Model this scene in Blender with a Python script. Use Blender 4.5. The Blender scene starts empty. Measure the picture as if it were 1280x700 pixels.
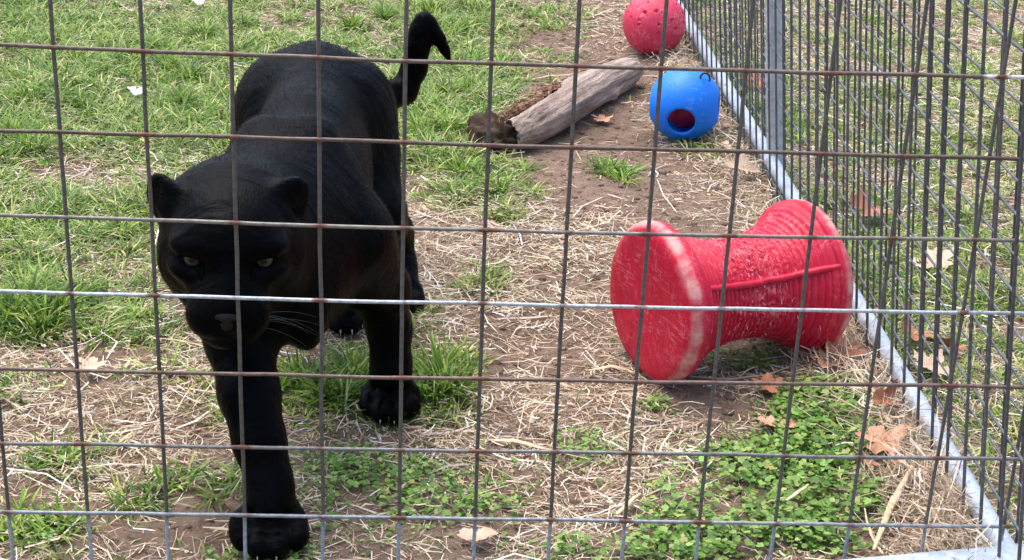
import bpy, bmesh, math, random
import numpy as np
from mathutils import Matrix, Vector

# ------------------------------------------------------------------ camera, sky, sun, exposure
scene = bpy.context.scene
COL = scene.collection
rng = np.random.default_rng(7)
random.seed(7)

F_PX = 2022.79                                   # focal length in pixels of a 1280 wide frame
CAM_R = np.array([[0.9984386, -0.0377844, 0.0411422],      # right
                  [0.0225348, -0.4014835, -0.9155890],     # down
                  [0.0511129, 0.9150865, -0.4000051]])     # forward
CAM_P = np.array([0.5424, -1.8450, 1.2370])
cam_d = bpy.data.cameras.new('camera')
cam = bpy.data.objects.new('camera', cam_d)
COL.objects.link(cam)
r_, d_, f_ = CAM_R
cam.matrix_world = Matrix(((r_[0], -d_[0], -f_[0], CAM_P[0]), (r_[1], -d_[1], -f_[1], CAM_P[1]),
                           (r_[2], -d_[2], -f_[2], CAM_P[2]), (0, 0, 0, 1)))
cam_d.sensor_width = 36
cam_d.lens = F_PX / 1280 * 36
cam_d.clip_start = 0.05
cam_d.clip_end = 500
scene.camera = cam

SUN_EL, SUN_AZ = 72.0, 320.0                      # degrees; azimuth clockwise from +Y (away from camera)
world = bpy.data.worlds.new('World')
scene.world = world
world.use_nodes = True
wn = world.node_tree
sky = wn.nodes.new('ShaderNodeTexSky')
sky.sky_type = 'NISHITA'
sky.sun_disc = False
sky.sun_elevation = math.radians(SUN_EL)
sky.sun_rotation = math.radians(SUN_AZ)
sky.air_density = 1.0
sky.dust_density = 4.0
sky.ozone_density = 1.0
bg = wn.nodes['Background']
bg.inputs['Strength'].default_value = 0.15
wn.links.new(sky.outputs[0], bg.inputs[0])
sun_d = bpy.data.lights.new('sun', 'SUN')
sun_d.energy = 1.1
sun_d.angle = math.radians(75)
sun_d.color = (1.0, 0.95, 0.88)
sun = bpy.data.objects.new('sun', sun_d)
COL.objects.link(sun)
az, el = math.radians(SUN_AZ), math.radians(SUN_EL)
sdir = Vector((math.sin(az) * math.cos(el), math.cos(az) * math.cos(el), math.sin(el)))
sun.rotation_euler = sdir.to_track_quat('Z', 'Y').to_euler()
scene.view_settings.view_transform = 'Standard'
scene.view_settings.look = 'None'
scene.view_settings.exposure = 1.3
scene.view_settings.gamma = 1.0


# ------------------------------------------------------------------ helpers
def ground_at(px, py, z=0.0):
    """the ground point that a spot read off the photograph stands for"""
    d = np.array([(px - 640) / F_PX, (py - 350) / F_PX, 1.0]) @ CAM_R
    return CAM_P + (z - CAM_P[2]) / d[2] * d


def to_px(x, y, z=0.0):
    q = (np.stack([x, y, np.broadcast_to(z, x.shape)], -1) - CAM_P) @ CAM_R.T
    w = np.maximum(q[..., 2], 0.2)
    return 640 + F_PX * q[..., 0] / w, 350 + F_PX * q[..., 1] / w


def lin(r, g, b):
    def f(c):
        c /= 255
        return c / 12.92 if c < .04045 else ((c + .055) / 1.055) ** 2.4
    return (f(r), f(g), f(b), 1)


def mesh_np(name, verts, faces, smooth=False, colors=None, attr='tint'):
    verts = np.asarray(verts, np.float32)
    faces = np.asarray(faces, np.int32)
    me = bpy.data.meshes.new(name)
    n, k = faces.shape
    me.vertices.add(len(verts))
    me.vertices.foreach_set('co', verts.ravel())
    me.loops.add(n * k)
    me.loops.foreach_set('vertex_index', faces.ravel())
    me.polygons.add(n)
    me.polygons.foreach_set('loop_start', np.arange(0, n * k, k, dtype=np.int32))
    if smooth:
        me.polygons.foreach_set('use_smooth', np.ones(n, bool))
    if colors is not None:
        a = me.color_attributes.new(attr, 'FLOAT_COLOR', 'POINT')
        c = np.ones((len(verts), 4), np.float32)
        c[:, :colors.shape[1]] = colors
        a.data.foreach_set('color', c.ravel())
    me.update()
    me.validate()
    return me


def link(name, me, mat=None, parent=None):
    o = bpy.data.objects.new(name, me)
    COL.objects.link(o)
    if mat is not None and me is not None:
        if not me.materials:
            me.materials.append(mat)
    if parent is not None:
        o.parent = parent
        o.matrix_parent_inverse = Matrix.Translation(parent.location).inverted() if parent.type == 'EMPTY' else Matrix()
    return o


def tag(o, label=None, cat=None, group=None, kind=None):
    for k, v in (('label', label), ('category', cat), ('group', group), ('kind', kind)):
        if v:
            o[k] = v
    return o


def empty(name, loc):
    o = bpy.data.objects.new(name, None)
    o.empty_display_size = .1
    o.location = loc
    COL.objects.link(o)
    return o


def smooth_noise(x, y, scale, seed, octaves=3):
    """value noise in [-1, 1]"""
    out = np.zeros(np.shape(x))
    amp, tot = 1.0, 0.0
    r = np.random.default_rng(seed)
    for o in range(octaves):
        tab = r.uniform(-1, 1, (256, 256))
        u, v = x / scale + 37.3 * o, y / scale + 11.7 * o
        i, j = np.floor(u).astype(int), np.floor(v).astype(int)
        a, b = u - i, v - j
        a, b = a * a * (3 - 2 * a), b * b * (3 - 2 * b)
        g = lambda p, q: tab[p % 256, q % 256]
        out += amp * ((g(i, j) * (1 - a) + g(i + 1, j) * a) * (1 - b) + (g(i, j + 1) * (1 - a) + g(i + 1, j + 1) * a) * b)
        tot += amp
        amp *= .5
        scale *= .5
    return out / tot


def tube(path, radius, sides=8, cap=True):
    path = np.asarray(path, float)
    n = len(path)
    radius = np.broadcast_to(radius, (n,))
    tan = np.gradient(path, axis=0)
    tan /= np.linalg.norm(tan, axis=1)[:, None]
    ref = np.array([0, 0, 1.0]) if abs(tan[0, 2]) < .8 else np.array([1.0, 0, 0])
    side = np.cross(tan, ref)
    side /= np.linalg.norm(side, axis=1)[:, None]
    up = np.cross(side, tan)
    a = np.linspace(0, 2 * math.pi, sides, endpoint=False)
    v = path[:, None] + radius[:, None, None] * (np.cos(a)[None, :, None] * side[:, None] + np.sin(a)[None, :, None] * up[:, None])
    v = v.reshape(-1, 3)
    f = []
    for i in range(n - 1):
        for j in range(sides):
            k = (j + 1) % sides
            f.append((i * sides + j, i * sides + k, (i + 1) * sides + k, (i + 1) * sides + j))
    if cap:
        v = np.vstack([v, path[0], path[-1]])
        c0, c1 = n * sides, n * sides + 1
        for j in range(sides):
            k = (j + 1) % sides
            f.append((c0, k, j, j))
            f.append((c1, (n - 1) * sides + j, (n - 1) * sides + k, (n - 1) * sides + k))
    return v, f


def poly_mesh(name, v, f, smooth=True):
    me = bpy.data.meshes.new(name)
    f = [tuple(dict.fromkeys(q)) for q in f]
    me.from_pydata([tuple(p) for p in v], [], f)
    if smooth:
        me.polygons.foreach_set('use_smooth', np.ones(len(me.polygons), bool))
    me.update()
    return me


# --- signed distance sculpting
class Sculpt:
    def __init__(self, lo, hi, h):
        self.lo, self.h = np.array(lo, float), h
        self.n = np.ceil((np.array(hi) - self.lo) / h).astype(int) + 1
        self.d = np.full(self.n, 1.0, np.float32)

    def _box(self, lo, hi, pad):
        a = np.clip(np.floor((np.array(lo) - pad - self.lo) / self.h).astype(int), 0, self.n - 1)
        b = np.clip(np.ceil((np.array(hi) + pad - self.lo) / self.h).astype(int) + 1, 1, self.n)
        sl = tuple(slice(i, j) for i, j in zip(a, b))
        ax = [(self.lo[i] + self.h * np.arange(a[i], b[i])).astype(np.float32) for i in range(3)]
        return sl, np.stack(np.meshgrid(*ax, indexing='ij'), -1)

    def _mix(self, sl, d, k, cut):
        a = self.d[sl]
        if cut:
            d = -d
            h = np.maximum(k - np.abs(a - d), 0) / k
            self.d[sl] = np.maximum(a, d) + h * h * k * .25
        else:
            h = np.maximum(k - np.abs(a - d), 0) / k
            self.d[sl] = np.minimum(a, d) - h * h * k * .25

    def ball(self, c, r, k=.02, cut=False, rot=None):
        """ellipsoid, rot = 3x3 whose rows are the local axes"""
        c = np.array(c, float)
        r = np.broadcast_to(np.array(r, float), (3,))
        m = r.max()
        sl, p = self._box(c - m, c + m, k + 3 * self.h)
        if p.size == 0:
            return
        p = p - c.astype(np.float32)
        if rot is not None:
            p = p @ np.asarray(rot, np.float32).T
        k0 = np.linalg.norm(p / r.astype(np.float32), axis=-1)
        k1 = np.linalg.norm(p / (r * r).astype(np.float32), axis=-1) + 1e-9
        self._mix(sl, k0 * (k0 - 1) / k1, k, cut)

    def cone(self, a, b, ra, rb, k=.02, cut=False, flat=None):
        a, b = np.array(a, np.float32), np.array(b, np.float32)
        m = max(ra, rb)
        sl, p = self._box(np.minimum(a, b) - m, np.maximum(a, b) + m, k + 3 * self.h)
        if p.size == 0:
            return
        ab = b - a
        t = np.clip(((p - a) @ ab) / (ab @ ab), 0, 1)
        d = np.linalg.norm(p - a - t[..., None] * ab, axis=-1) - (ra + (rb - ra) * t)
        self._mix(sl, d, k, cut)

    def chain(self, pts, k=.02):
        for (a, ra), (b, rb) in zip(pts[:-1], pts[1:]):
            self.cone(a, b, ra, rb, k)

    def mesh(self):
        d = self.d
        ins = d < 0
        cnt = np.zeros(self.n - 1, np.int8)
        for i in (0, 1):
            for j in (0, 1):
                for k in (0, 1):
                    cnt += ins[i:self.n[0] - 1 + i, j:self.n[1] - 1 + j, k:self.n[2] - 1 + k]
        act = np.argwhere((cnt > 0) & (cnt < 8))
        ids = np.full(self.n - 1, -1, np.int32)
        ids[tuple(act.T)] = np.arange(len(act))
        corners = np.array([(i, j, k) for i in (0, 1) for j in (0, 1) for k in (0, 1)])
        val = np.stack([d[tuple((act + c).T)] for c in corners], 1)
        acc, num = np.zeros((len(act), 3)), np.zeros(len(act))
        for a in range(8):
            for b in range(a + 1, 8):
                if np.abs(corners[a] - corners[b]).sum() != 1:
                    continue
                m = (val[:, a] < 0) != (val[:, b] < 0)
                t = val[m, a] / (val[m, a] - val[m, b])
                acc[m] += corners[a] + t[:, None] * (corners[b] - corners[a])
                num[m] += 1
        v = (act + acc / num[:, None]) * self.h + self.lo
        faces = []
        for ax in range(3):
            sl0, sl1 = [slice(None)] * 3, [slice(None)] * 3
            sl0[ax], sl1[ax] = slice(0, -1), slice(1, None)
            s0, s1 = ins[tuple(sl0)], ins[tuple(sl1)]
            e = np.argwhere(s0 != s1)
            o1, o2 = [(1, 2), (2, 0), (0, 1)][ax]
            ok = (e[:, o1] > 0) & (e[:, o2] > 0) & (e[:, o1] < self.n[o1] - 1) & (e[:, o2] < self.n[o2] - 1)
            e = e[ok]
            q = []
            for da, db in ((-1, -1), (0, -1), (0, 0), (-1, 0)):
                c = e.copy()
                c[:, o1] += da
                c[:, o2] += db
                q.append(ids[tuple(c.T)])
            q = np.stack(q, 1)
            flip = ~s0[tuple(e.T)]
            q[flip] = q[flip][:, ::-1]
            faces.append(q)
        return v, np.vstack(faces)


# --- materials
def nodes_of(name):
    m = bpy.data.materials.new(name)
    m.use_nodes = True
    nt = m.node_tree
    return m, nt, nt.nodes['Principled BSDF']


def N(nt, typ, **kw):
    n = nt.nodes.new(typ)
    for k, v in kw.items():
        if k in n.inputs:
            n.inputs[k].default_value = v
        else:
            setattr(n, k, v)
    return n


def ramp(nt, fac, stops):
    n = nt.nodes.new('ShaderNodeValToRGB')
    e = n.color_ramp.elements
    while len(e) < len(stops):
        e.new(.5)
    for el_, (p, c) in zip(e, stops):
        el_.position, el_.color = p, c
    nt.links.new(fac, n.inputs[0])
    return n


def noise(nt, coord, scale, detail=4, rough=.55, dist=0):
    n = N(nt, 'ShaderNodeTexNoise', Scale=scale, Detail=detail, Roughness=rough, Distortion=dist)
    nt.links.new(coord, n.inputs['Vector'])
    return n


def bump(nt, bsdf, height, strength, dist):
    b = N(nt, 'ShaderNodeBump', Strength=strength, Distance=dist)
    nt.links.new(height, b.inputs['Height'])
    nt.links.new(b.outputs[0], bsdf.inputs['Normal'])
    return b


def mixc(nt, fac, a, b):
    n = nt.nodes.new('ShaderNodeMix')
    n.data_type = 'RGBA'
    for s, v in ((0, fac), (6, a), (7, b)):
        if hasattr(v, 'is_linked'):
            nt.links.new(v, n.inputs[s])
        else:
            n.inputs[s].default_value = v
    return n.outputs[2]


def coords(nt, kind='Object'):
    return nt.nodes.new('ShaderNodeTexCoord').outputs[kind]


def mapped(nt, vec, scale):
    n = nt.nodes.new('ShaderNodeMapping')
    n.inputs['Scale'].default_value = scale
    nt.links.new(vec, n.inputs[0])
    return n.outputs[0]


def leaf_material(name, rough=.5, transl=.3, spec=.4):
    m, nt, b = nodes_of(name)
    at = N(nt, 'ShaderNodeVertexColor', layer_name='tint')
    nt.links.new(at.outputs[0], b.inputs['Base Color'])
    b.inputs['Roughness'].default_value = rough
    b.inputs['Specular IOR Level'].default_value = spec
    tr = nt.nodes.new('ShaderNodeBsdfTranslucent')
    nt.links.new(at.outputs[0], tr.inputs[0])
    mx = nt.nodes.new('ShaderNodeMixShader')
    mx.inputs[0].default_value = transl
    nt.links.new(b.outputs[0], mx.inputs[1])
    nt.links.new(tr.outputs[0], mx.inputs[2])
    nt.links.new(mx.outputs[0], nt.nodes['Material Output'].inputs[0])
    return m


def soil_material():
    m, nt, b = nodes_of('soil')
    c = coords(nt)
    n1 = noise(nt, c, 3.0, 6, .6)
    n2 = noise(nt, c, 38, 6, .65)
    r1 = ramp(nt, n1.outputs[0], [(.3, lin(100, 82, 70)), (.55, lin(134, 113, 98)), (.75, lin(156, 136, 120))])
    r2 = ramp(nt, n2.outputs[0], [(.28, lin(80, 65, 56)), (.5, lin(136, 114, 99)), (.72, lin(164, 145, 127))])
    nt.links.new(mixc(nt, .55, r1.outputs[0], r2.outputs[0]), b.inputs['Base Color'])
    b.inputs['Roughness'].default_value = .92
    b.inputs['Specular IOR Level'].default_value = .15
    n3 = noise(nt, c, 120, 8, .7)
    bump(nt, b, n3.outputs[0], 1.0, .010)
    return m


def wire_material(name, metal=.35, rough=.5):
    """vertex tint rgb, alpha = how close to a weld (rusts)"""
    m, nt, b = nodes_of(name)
    at = N(nt, 'ShaderNodeVertexColor', layer_name='tint')
    c = coords(nt)
    n1 = noise(nt, c, 28, 5, .65)
    n2 = noise(nt, c, 160, 3, .6)
    add = N(nt, 'ShaderNodeMath', operation='MULTIPLY_ADD')
    nt.links.new(at.outputs[1], add.inputs[0])
    add.inputs[1].default_value = .42
    nt.links.new(n1.outputs[0], add.inputs[2])
    rr = ramp(nt, add.outputs[0], [(.6, (0, 0, 0, 1)), (.8, (1, 1, 1, 1))])
    dark = ramp(nt, n2.outputs[0], [(.3, (.62, .6, .58, 1)), (.65, (1.15, 1.15, 1.15, 1))])
    mul = nt.nodes.new('ShaderNodeMix')
    mul.data_type, mul.blend_type = 'RGBA', 'MULTIPLY'
    mul.inputs[0].default_value = 1
    nt.links.new(at.outputs[0], mul.inputs[6])
    nt.links.new(dark.outputs[0], mul.inputs[7])
    rust = ramp(nt, n2.outputs[0], [(.3, lin(70, 42, 34)), (.7, lin(122, 78, 62))])
    nt.links.new(mixc(nt, rr.outputs[0], mul.outputs[2], rust.outputs[0]), b.inputs['Base Color'])
    inv = N(nt, 'ShaderNodeMath', operation='MULTIPLY_ADD')
    nt.links.new(rr.outputs[0], inv.inputs[0])
    inv.inputs[1].default_value = -metal
    inv.inputs[2].default_value = metal
    nt.links.new(inv.outputs[0], b.inputs['Metallic'])
    b.inputs['Roughness'].default_value = rough
    bump(nt, b, n2.outputs[0], .4, .001)
    return m


def galv_material(name, col):
    m, nt, b = nodes_of(name)
    c = coords(nt)
    n1 = noise(nt, mapped(nt, c, (1, 1, 1)), 14, 6, .65)
    n2 = noise(nt, c, 90, 4, .6)
    hi = tuple(min(1, x * 1.1) for x in col[:3]) + (1,)
    r = ramp(nt, n1.outputs[0], [(.3, tuple(x * .72 for x in col[:3]) + (1,)), (.5, col), (.7, hi)])
    d = ramp(nt, n2.outputs[0], [(.3, (.75, .74, .72, 1)), (.55, (1, 1, 1, 1))])
    mul = nt.nodes.new('ShaderNodeMix')
    mul.data_type, mul.blend_type = 'RGBA', 'MULTIPLY'
    mul.inputs[0].default_value = 1
    nt.links.new(r.outputs[0], mul.inputs[6])
    nt.links.new(d.outputs[0], mul.inputs[7])
    nt.links.new(mul.outputs[2], b.inputs['Base Color'])
    b.inputs['Metallic'].default_value = .25
    b.inputs['Roughness'].default_value = .45
    return m


def fur_material():
    m, nt, b = nodes_of('black_fur')
    c = coords(nt)
    n1 = noise(nt, c, 16, 3, .5)
    r = ramp(nt, n1.outputs[0], [(.4, (.0010, .0010, .0012, 1)), (.62, (.0019, .0020, .0024, 1))])
    nt.links.new(r.outputs[0], b.inputs['Base Color'])
    b.inputs['Roughness'].default_value = .40
    b.inputs['Specular IOR Level'].default_value = .5
    b.inputs['IOR'].default_value = 1.127
    b.inputs['Specular Tint'].default_value = (.80, .89, 1, 1)
    b.inputs['Sheen Weight'].default_value = .0
    b.inputs['Sheen Roughness'].default_value = .5
    b.inputs['Sheen Tint'].default_value = (.75, .82, 1, 1)
    n2 = noise(nt, mapped(nt, c, (1, .25, .45)), 330, 3, .6)
    n3 = noise(nt, mapped(nt, c, (.5, 1.3, .8)), 17, 4, .55, .6)
    b1 = N(nt, 'ShaderNodeBump', Strength=.45, Distance=.02)
    nt.links.new(n3.outputs[0], b1.inputs['Height'])
    b2 = bump(nt, b, n2.outputs[0], .5, .0015)
    nt.links.new(b1.outputs[0], b2.inputs['Normal'])
    return m


def plain(name, col, rough=.5, metal=0, spec=.5, bump_scale=None, bump_d=.001, var=.25, scale=30):
    m, nt, b = nodes_of(name)
    c = coords(nt)
    n1 = noise(nt, c, scale, 5, .6)
    lo = tuple(x * (1 - var) for x in col[:3]) + (1,)
    hi = tuple(min(1, x * (1 + var)) for x in col[:3]) + (1,)
    r = ramp(nt, n1.outputs[0], [(.3, lo), (.7, hi)])
    nt.links.new(r.outputs[0], b.inputs['Base Color'])
    b.inputs['Roughness'].default_value = rough
    b.inputs['Metallic'].default_value = metal
    b.inputs['Specular IOR Level'].default_value = spec
    if bump_scale:
        n2 = noise(nt, c, bump_scale, 5, .65)
        bump(nt, b, n2.outputs[0], .6, bump_d)
    return m


def toy_material(name, col, pale, scratch=.5, dirt_axis=None, rim=None):
    """moulded plastic with scuffs: thin pale scratches, faded and muddy patches"""
    m, nt, b = nodes_of(name)
    c = coords(nt)
    n1 = noise(nt, c, 9, 5, .6)
    base = ramp(nt, n1.outputs[0], [(.3, tuple(x * .8 for x in col[:3]) + (1,)), (.7, col)]).outputs[0]
    masks = []
    for sc, rot in (((1, 7, 2), .4), ((6, 1, 2), 1.9), ((2, 5, 8), 2.7)):
        mp = nt.nodes.new('ShaderNodeMapping')
        mp.inputs['Scale'].default_value = sc
        mp.inputs['Rotation'].default_value = (rot, rot * .7, rot * 1.3)
        nt.links.new(c, mp.inputs[0])
        n = noise(nt, mp.outputs[0], 26, 4, .6, 1.2)
        masks.append(ramp(nt, n.outputs[0], [(.60 - .05 * scratch, (0, 0, 0, 1)), (.66 - .03 * scratch, (1, 1, 1, 1))]).outputs[0])
    mx = masks[0]
    for k in masks[1:]:
        mm = N(nt, 'ShaderNodeMath', operation='MAXIMUM')
        nt.links.new(mx, mm.inputs[0])
        nt.links.new(k, mm.inputs[1])
        mx = mm.outputs[0]
    sm = N(nt, 'ShaderNodeMath', operation='MULTIPLY')
    nt.links.new(mx, sm.inputs[0])
    nlow = noise(nt, c, 16, 4, .6)
    rlow = ramp(nt, nlow.outputs[0], [(.42, (.05, .05, .05, 1)), (.62, (scratch, scratch, scratch, 1))])
    nt.links.new(rlow.outputs[0], sm.inputs[1])
    colr = mixc(nt, sm.outputs[0], base, pale)
    n2 = noise(nt, c, 60, 8, .78)
    if rim:
        at = N(nt, 'ShaderNodeVertexColor', layer_name='tint')
        sep = nt.nodes.new('ShaderNodeSeparateColor')
        nt.links.new(at.outputs[0], sep.inputs[0])
        # red channel: worn rim, green: chewed waist
        a = N(nt, 'ShaderNodeMath', operation='MULTIPLY_ADD')
        nt.links.new(n2.outputs[0], a.inputs[0])
        a.inputs[1].default_value = .62
        hf = N(nt, 'ShaderNodeMath', operation='MULTIPLY')
        nt.links.new(sep.outputs[0], hf.inputs[0])
        hf.inputs[1].default_value = .5
        nt.links.new(hf.outputs[0], a.inputs[2])
        rm = ramp(nt, a.outputs[0], [(.45, (.0, .0, .0, 1)), (.62, (.24, .24, .24, 1)), (.86, (.78, .78, .78, 1))])
        colr = mixc(nt, rm.outputs[0], colr, rim)
        a2 = N(nt, 'ShaderNodeMath', operation='MULTIPLY_ADD')
        n4 = noise(nt, mapped(nt, c, (1, .45, .45)), 95, 4, .65, .6)
        nt.links.new(n4.outputs[0], a2.inputs[0])
        a2.inputs[1].default_value = .65
        hf2 = N(nt, 'ShaderNodeMath', operation='MULTIPLY')
        nt.links.new(sep.outputs[1], hf2.inputs[0])
        hf2.inputs[1].default_value = .42
        nt.links.new(hf2.outputs[0], a2.inputs[2])
        rm2 = ramp(nt, a2.outputs[0], [(.70, (0, 0, 0, 1)), (.82, (.75, .75, .75, 1))])
        colr = mixc(nt, rm2.outputs[0], colr, pale)
    nt.links.new(colr, b.inputs['Base Color'])
    b.inputs['Roughness'].default_value = .5
    b.inputs['Specular IOR Level'].default_value = .4
    n3 = noise(nt, c, 75, 6, .7)
    bump(nt, b, n3.outputs[0], .25, .002)
    return m


def wood_material():
    m, nt, b = nodes_of('weathered_wood')
    c = coords(nt)
    rt = nt.nodes.new('ShaderNodeMapping')
    rt.inputs['Rotation'].default_value = (0, 0, -1.10)
    nt.links.new(c, rt.inputs[0])
    s = mapped(nt, rt.outputs[0], (.10, 1, 1))
    n1 = noise(nt, s, 60, 6, .65, .8)
    n2 = noise(nt, c, 12, 5, .6)
    r1 = ramp(nt, n1.outputs[0], [(.30, lin(66, 53, 46)), (.44, lin(156, 137, 125)), (.60, lin(190, 174, 163)), (.74, lin(216, 204, 195))])
    r2 = ramp(nt, n2.outputs[0], [(.35, lin(118, 97, 84)), (.6, lin(178, 160, 148))])
    nt.links.new(mixc(nt, .4, r1.outputs[0], r2.outputs[0]), b.inputs['Base Color'])
    b.inputs['Roughness'].default_value = .85
    b.inputs['Specular IOR Level'].default_value = .2
    bump(nt, b, n1.outputs[0], 1.0, .016)
    return m


M_SOIL = soil_material()
M_GRASS = leaf_material('grass_blade', .45, .3, .4)
M_STRAW = leaf_material('dry_straw', .6, .15, .3)
M_CLOVER = leaf_material('ground_ivy_leaf', .5, .25, .35)
M_WIRE = wire_material('weathered_wire')
M_GALV = galv_material('galvanised_tube', lin(188, 200, 214))
M_POST = galv_material('galvanised_post', lin(196, 208, 222))
M_FUR = fur_material()


# ------------------------------------------------------------------ ground
RAIL_X = lambda y: 1.340 - .017 * y               # foot line of the side fence


def height(x, y):
    h = .009 * smooth_noise(x, y, .30, 3) + .007 * smooth_noise(x, y, .07, 4)
    d = (x - (RAIL_X(y) - .07)) / .09
    mound = .030 * np.exp(-d * d) * np.clip((1.0 - y) / .5, .35, 1)
    return h + mound - .004


def blob(px, py, cx, cy, rx, ry):
    q = ((px - cx) / rx) ** 2 + ((py - cy) / ry) ** 2
    return np.exp(-q * q * .7)


LAWN = [(230, 90, 330, 120, 1.0), (60, 150, 200, 150, .9), (565, 150, 60, 110, .95), (612, 235, 45, 40, .8), (560, 22, 70, 26, .8),
        (80, 270, 150, 40, .75), (60, 330, 170, 40, .5), (55, 392, 75, 50, 1.3), (150, 400, 70, 28, .7), (430, 478, 80, 48, .9), (548, 482, 46, 36, .95),
        (70, 568, 46, 20, .9), (50, 662, 60, 30, .6), (190, 612, 30, 20, .9), (265, 600, 45, 24, .55), (15, 488, 40, 20, .8), (235, 470, 70, 45, .55),
        (766, 212, 22, 12, .8), (600, 350, 40, 20, .3), (880, 185, 34, 14, .5), (590, 5, 40, 20, .5), (620, 100, 30, 40, .5), (700, 18, 40, 14, .5),
        (250, 190, 80, 40, .5), (110, 590, 40, 16, .4), (520, 400, 30, 25, .4)]
GAPS = [(170, 6, 70, 22, .9), (420, 30, 120, 20, .7), (130, 205, 170, 26, .9), (60, 232, 90, 18, .6), (80, 100, 60, 16, .6), (330, 8, 30, 20, .4),
        (560, 280, 60, 26, .6), (40, 430, 120, 14, .8), (110, 330, 60, 18, .5), (180, 310, 60, 12, .6)]
IVY = [(960, 610, 130, 62, 1.1), (1015, 520, 62, 40, 1.0), (900, 640, 90, 50, 1.0), (820, 686, 110, 24, .95), (560, 605, 120, 48, .34), (480, 625, 90, 70, .32), (410, 610, 50, 60, .2),
       (620, 655, 60, 30, .7), (738, 560, 55, 24, .7), (815, 516, 22, 12, .8), (940, 448, 70, 16, .8), (1060, 660, 60, 40, .8), (410, 565, 70, 30, .3),
       (340, 692, 60, 20, .8), (1080, 560, 40, 60, .7), (700, 690, 60, 14, .4), (250, 690, 40, 12, .4), (55, 655, 55, 26, .6), (70, 568, 46, 18, .5)]
BARE = [(720, 70, 110, 66, .75), (770, 250, 95, 44, .85), (668, 440, 54, 56, 1.2), (690, 380, 40, 40, .6), (640, 560, 30, 20, .3), (860, 300, 60, 40, .5), (740, 180, 70, 60, .6), (880, 512, 60, 24, .9), (250, 640, 90, 30, .5), (800, 205, 60, 30, .6),
        (690, 200, 60, 40, .6), (560, 660, 60, 14, .4), (190, 580, 60, 20, .4), (740, 420, 40, 20, .5)]
HAY = [(690, 310, 110, 60, 1.0), (640, 390, 80, 50, .8), (720, 455, 80, 40, .7), (620, 535, 90, 55, 1.0), (820, 570, 90, 50, 1.0), (120, 460, 150, 46, 1.0),
       (170, 540, 180, 60, 1.0), (560, 330, 50, 60, .8), (690, 660, 60, 40, .9), (900, 480, 60, 24, .4), (560, 250, 60, 30, .7), (180, 215, 140, 30, .9),
       (770, 30, 60, 40, .35), (820, 250, 60, 40, .3), (960, 230, 50, 40, .9)]


def density(x, y):
    px, py = to_px(x, y)
    inside = x < RAIL_X(y)
    wob = smooth_noise(x, y, .22, 11)
    wob2 = smooth_noise(x, y, .12, 12)
    s = lambda L: sum(v * blob(px + 24 * wob2, py + 10 * wob, *b) for *b, v in L)
    lawn = np.clip(s(LAWN) - s(GAPS) * .8, 0, 1.3)
    off = (px < -60) | (py < -40) | (py > 760)
    lawn = np.where(off & inside, np.clip(.45 + .8 * wob, 0, 1), lawn)
    lawn = np.where(inside, lawn, np.clip(.42 + .8 * smooth_noise(x, y, .35, 21), 0, .9))
    ivy = np.where(inside, np.clip(s(IVY), 0, 1.1), np.clip(.1 + .7 * wob, 0, .5))
    bare = np.where(inside, np.clip(s(BARE), 0, 1), .1)
    hay = np.where(inside, np.clip(s(HAY), 0, 1), np.clip(.4 + .5 * wob, 0, 1))
    lawn = lawn * np.clip(.9 + .9 * wob2, .1, 1.4)
    return lawn, ivy, bare, hay


def axis(lo, hi, step, far):
    core = np.arange(lo, hi + 1e-6, step)
    ext, s, p = [], step, 0
    while p < far:
        s *= 1.35
        p += s
        ext.append(p)
    ext = np.array(ext)
    return np.concatenate([lo - ext[::-1], core, hi + ext])


gx, gy = axis(-1.2, 2.9, .016, 120), axis(-.5, 4.2, .016, 120)
GX, GY = np.meshgrid(gx, gy, indexing='ij')
fade = np.clip(1 - (np.maximum(np.abs(GX - .8) - 2.5, 0) + np.maximum(np.abs(GY - 1.8) - 2.8, 0)) / 3, 0, 1)
GZ = height(GX, GY) * fade
gi = np.arange(GX.size).reshape(GX.shape)
gf = np.stack([gi[:-1, :-1], gi[1:, :-1], gi[1:, 1:], gi[:-1, 1:]], -1).reshape(-1, 4)
g_o = link('ground', mesh_np('ground', np.stack([GX, GY, GZ], -1).reshape(-1, 3), gf, True), M_SOIL)
tag(g_o, 'brown trodden soil under the grass and straw', 'ground', kind='structure')

AREA = (-1.25, 3.0, -.45, 4.3)


def scatter(n, thin=.3):
    # fully planted in and around the part of the pen the photo shows, thinner beyond
    x = rng.uniform(AREA[0], AREA[1], n)
    y = rng.uniform(AREA[2], AREA[3], n)
    px, py = to_px(x, y)
    k = ((px > -120) & (px < 1400) & (py > -70) & (py < 790)) | (rng.random(n) < thin)
    return x[k], y[k]


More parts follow.
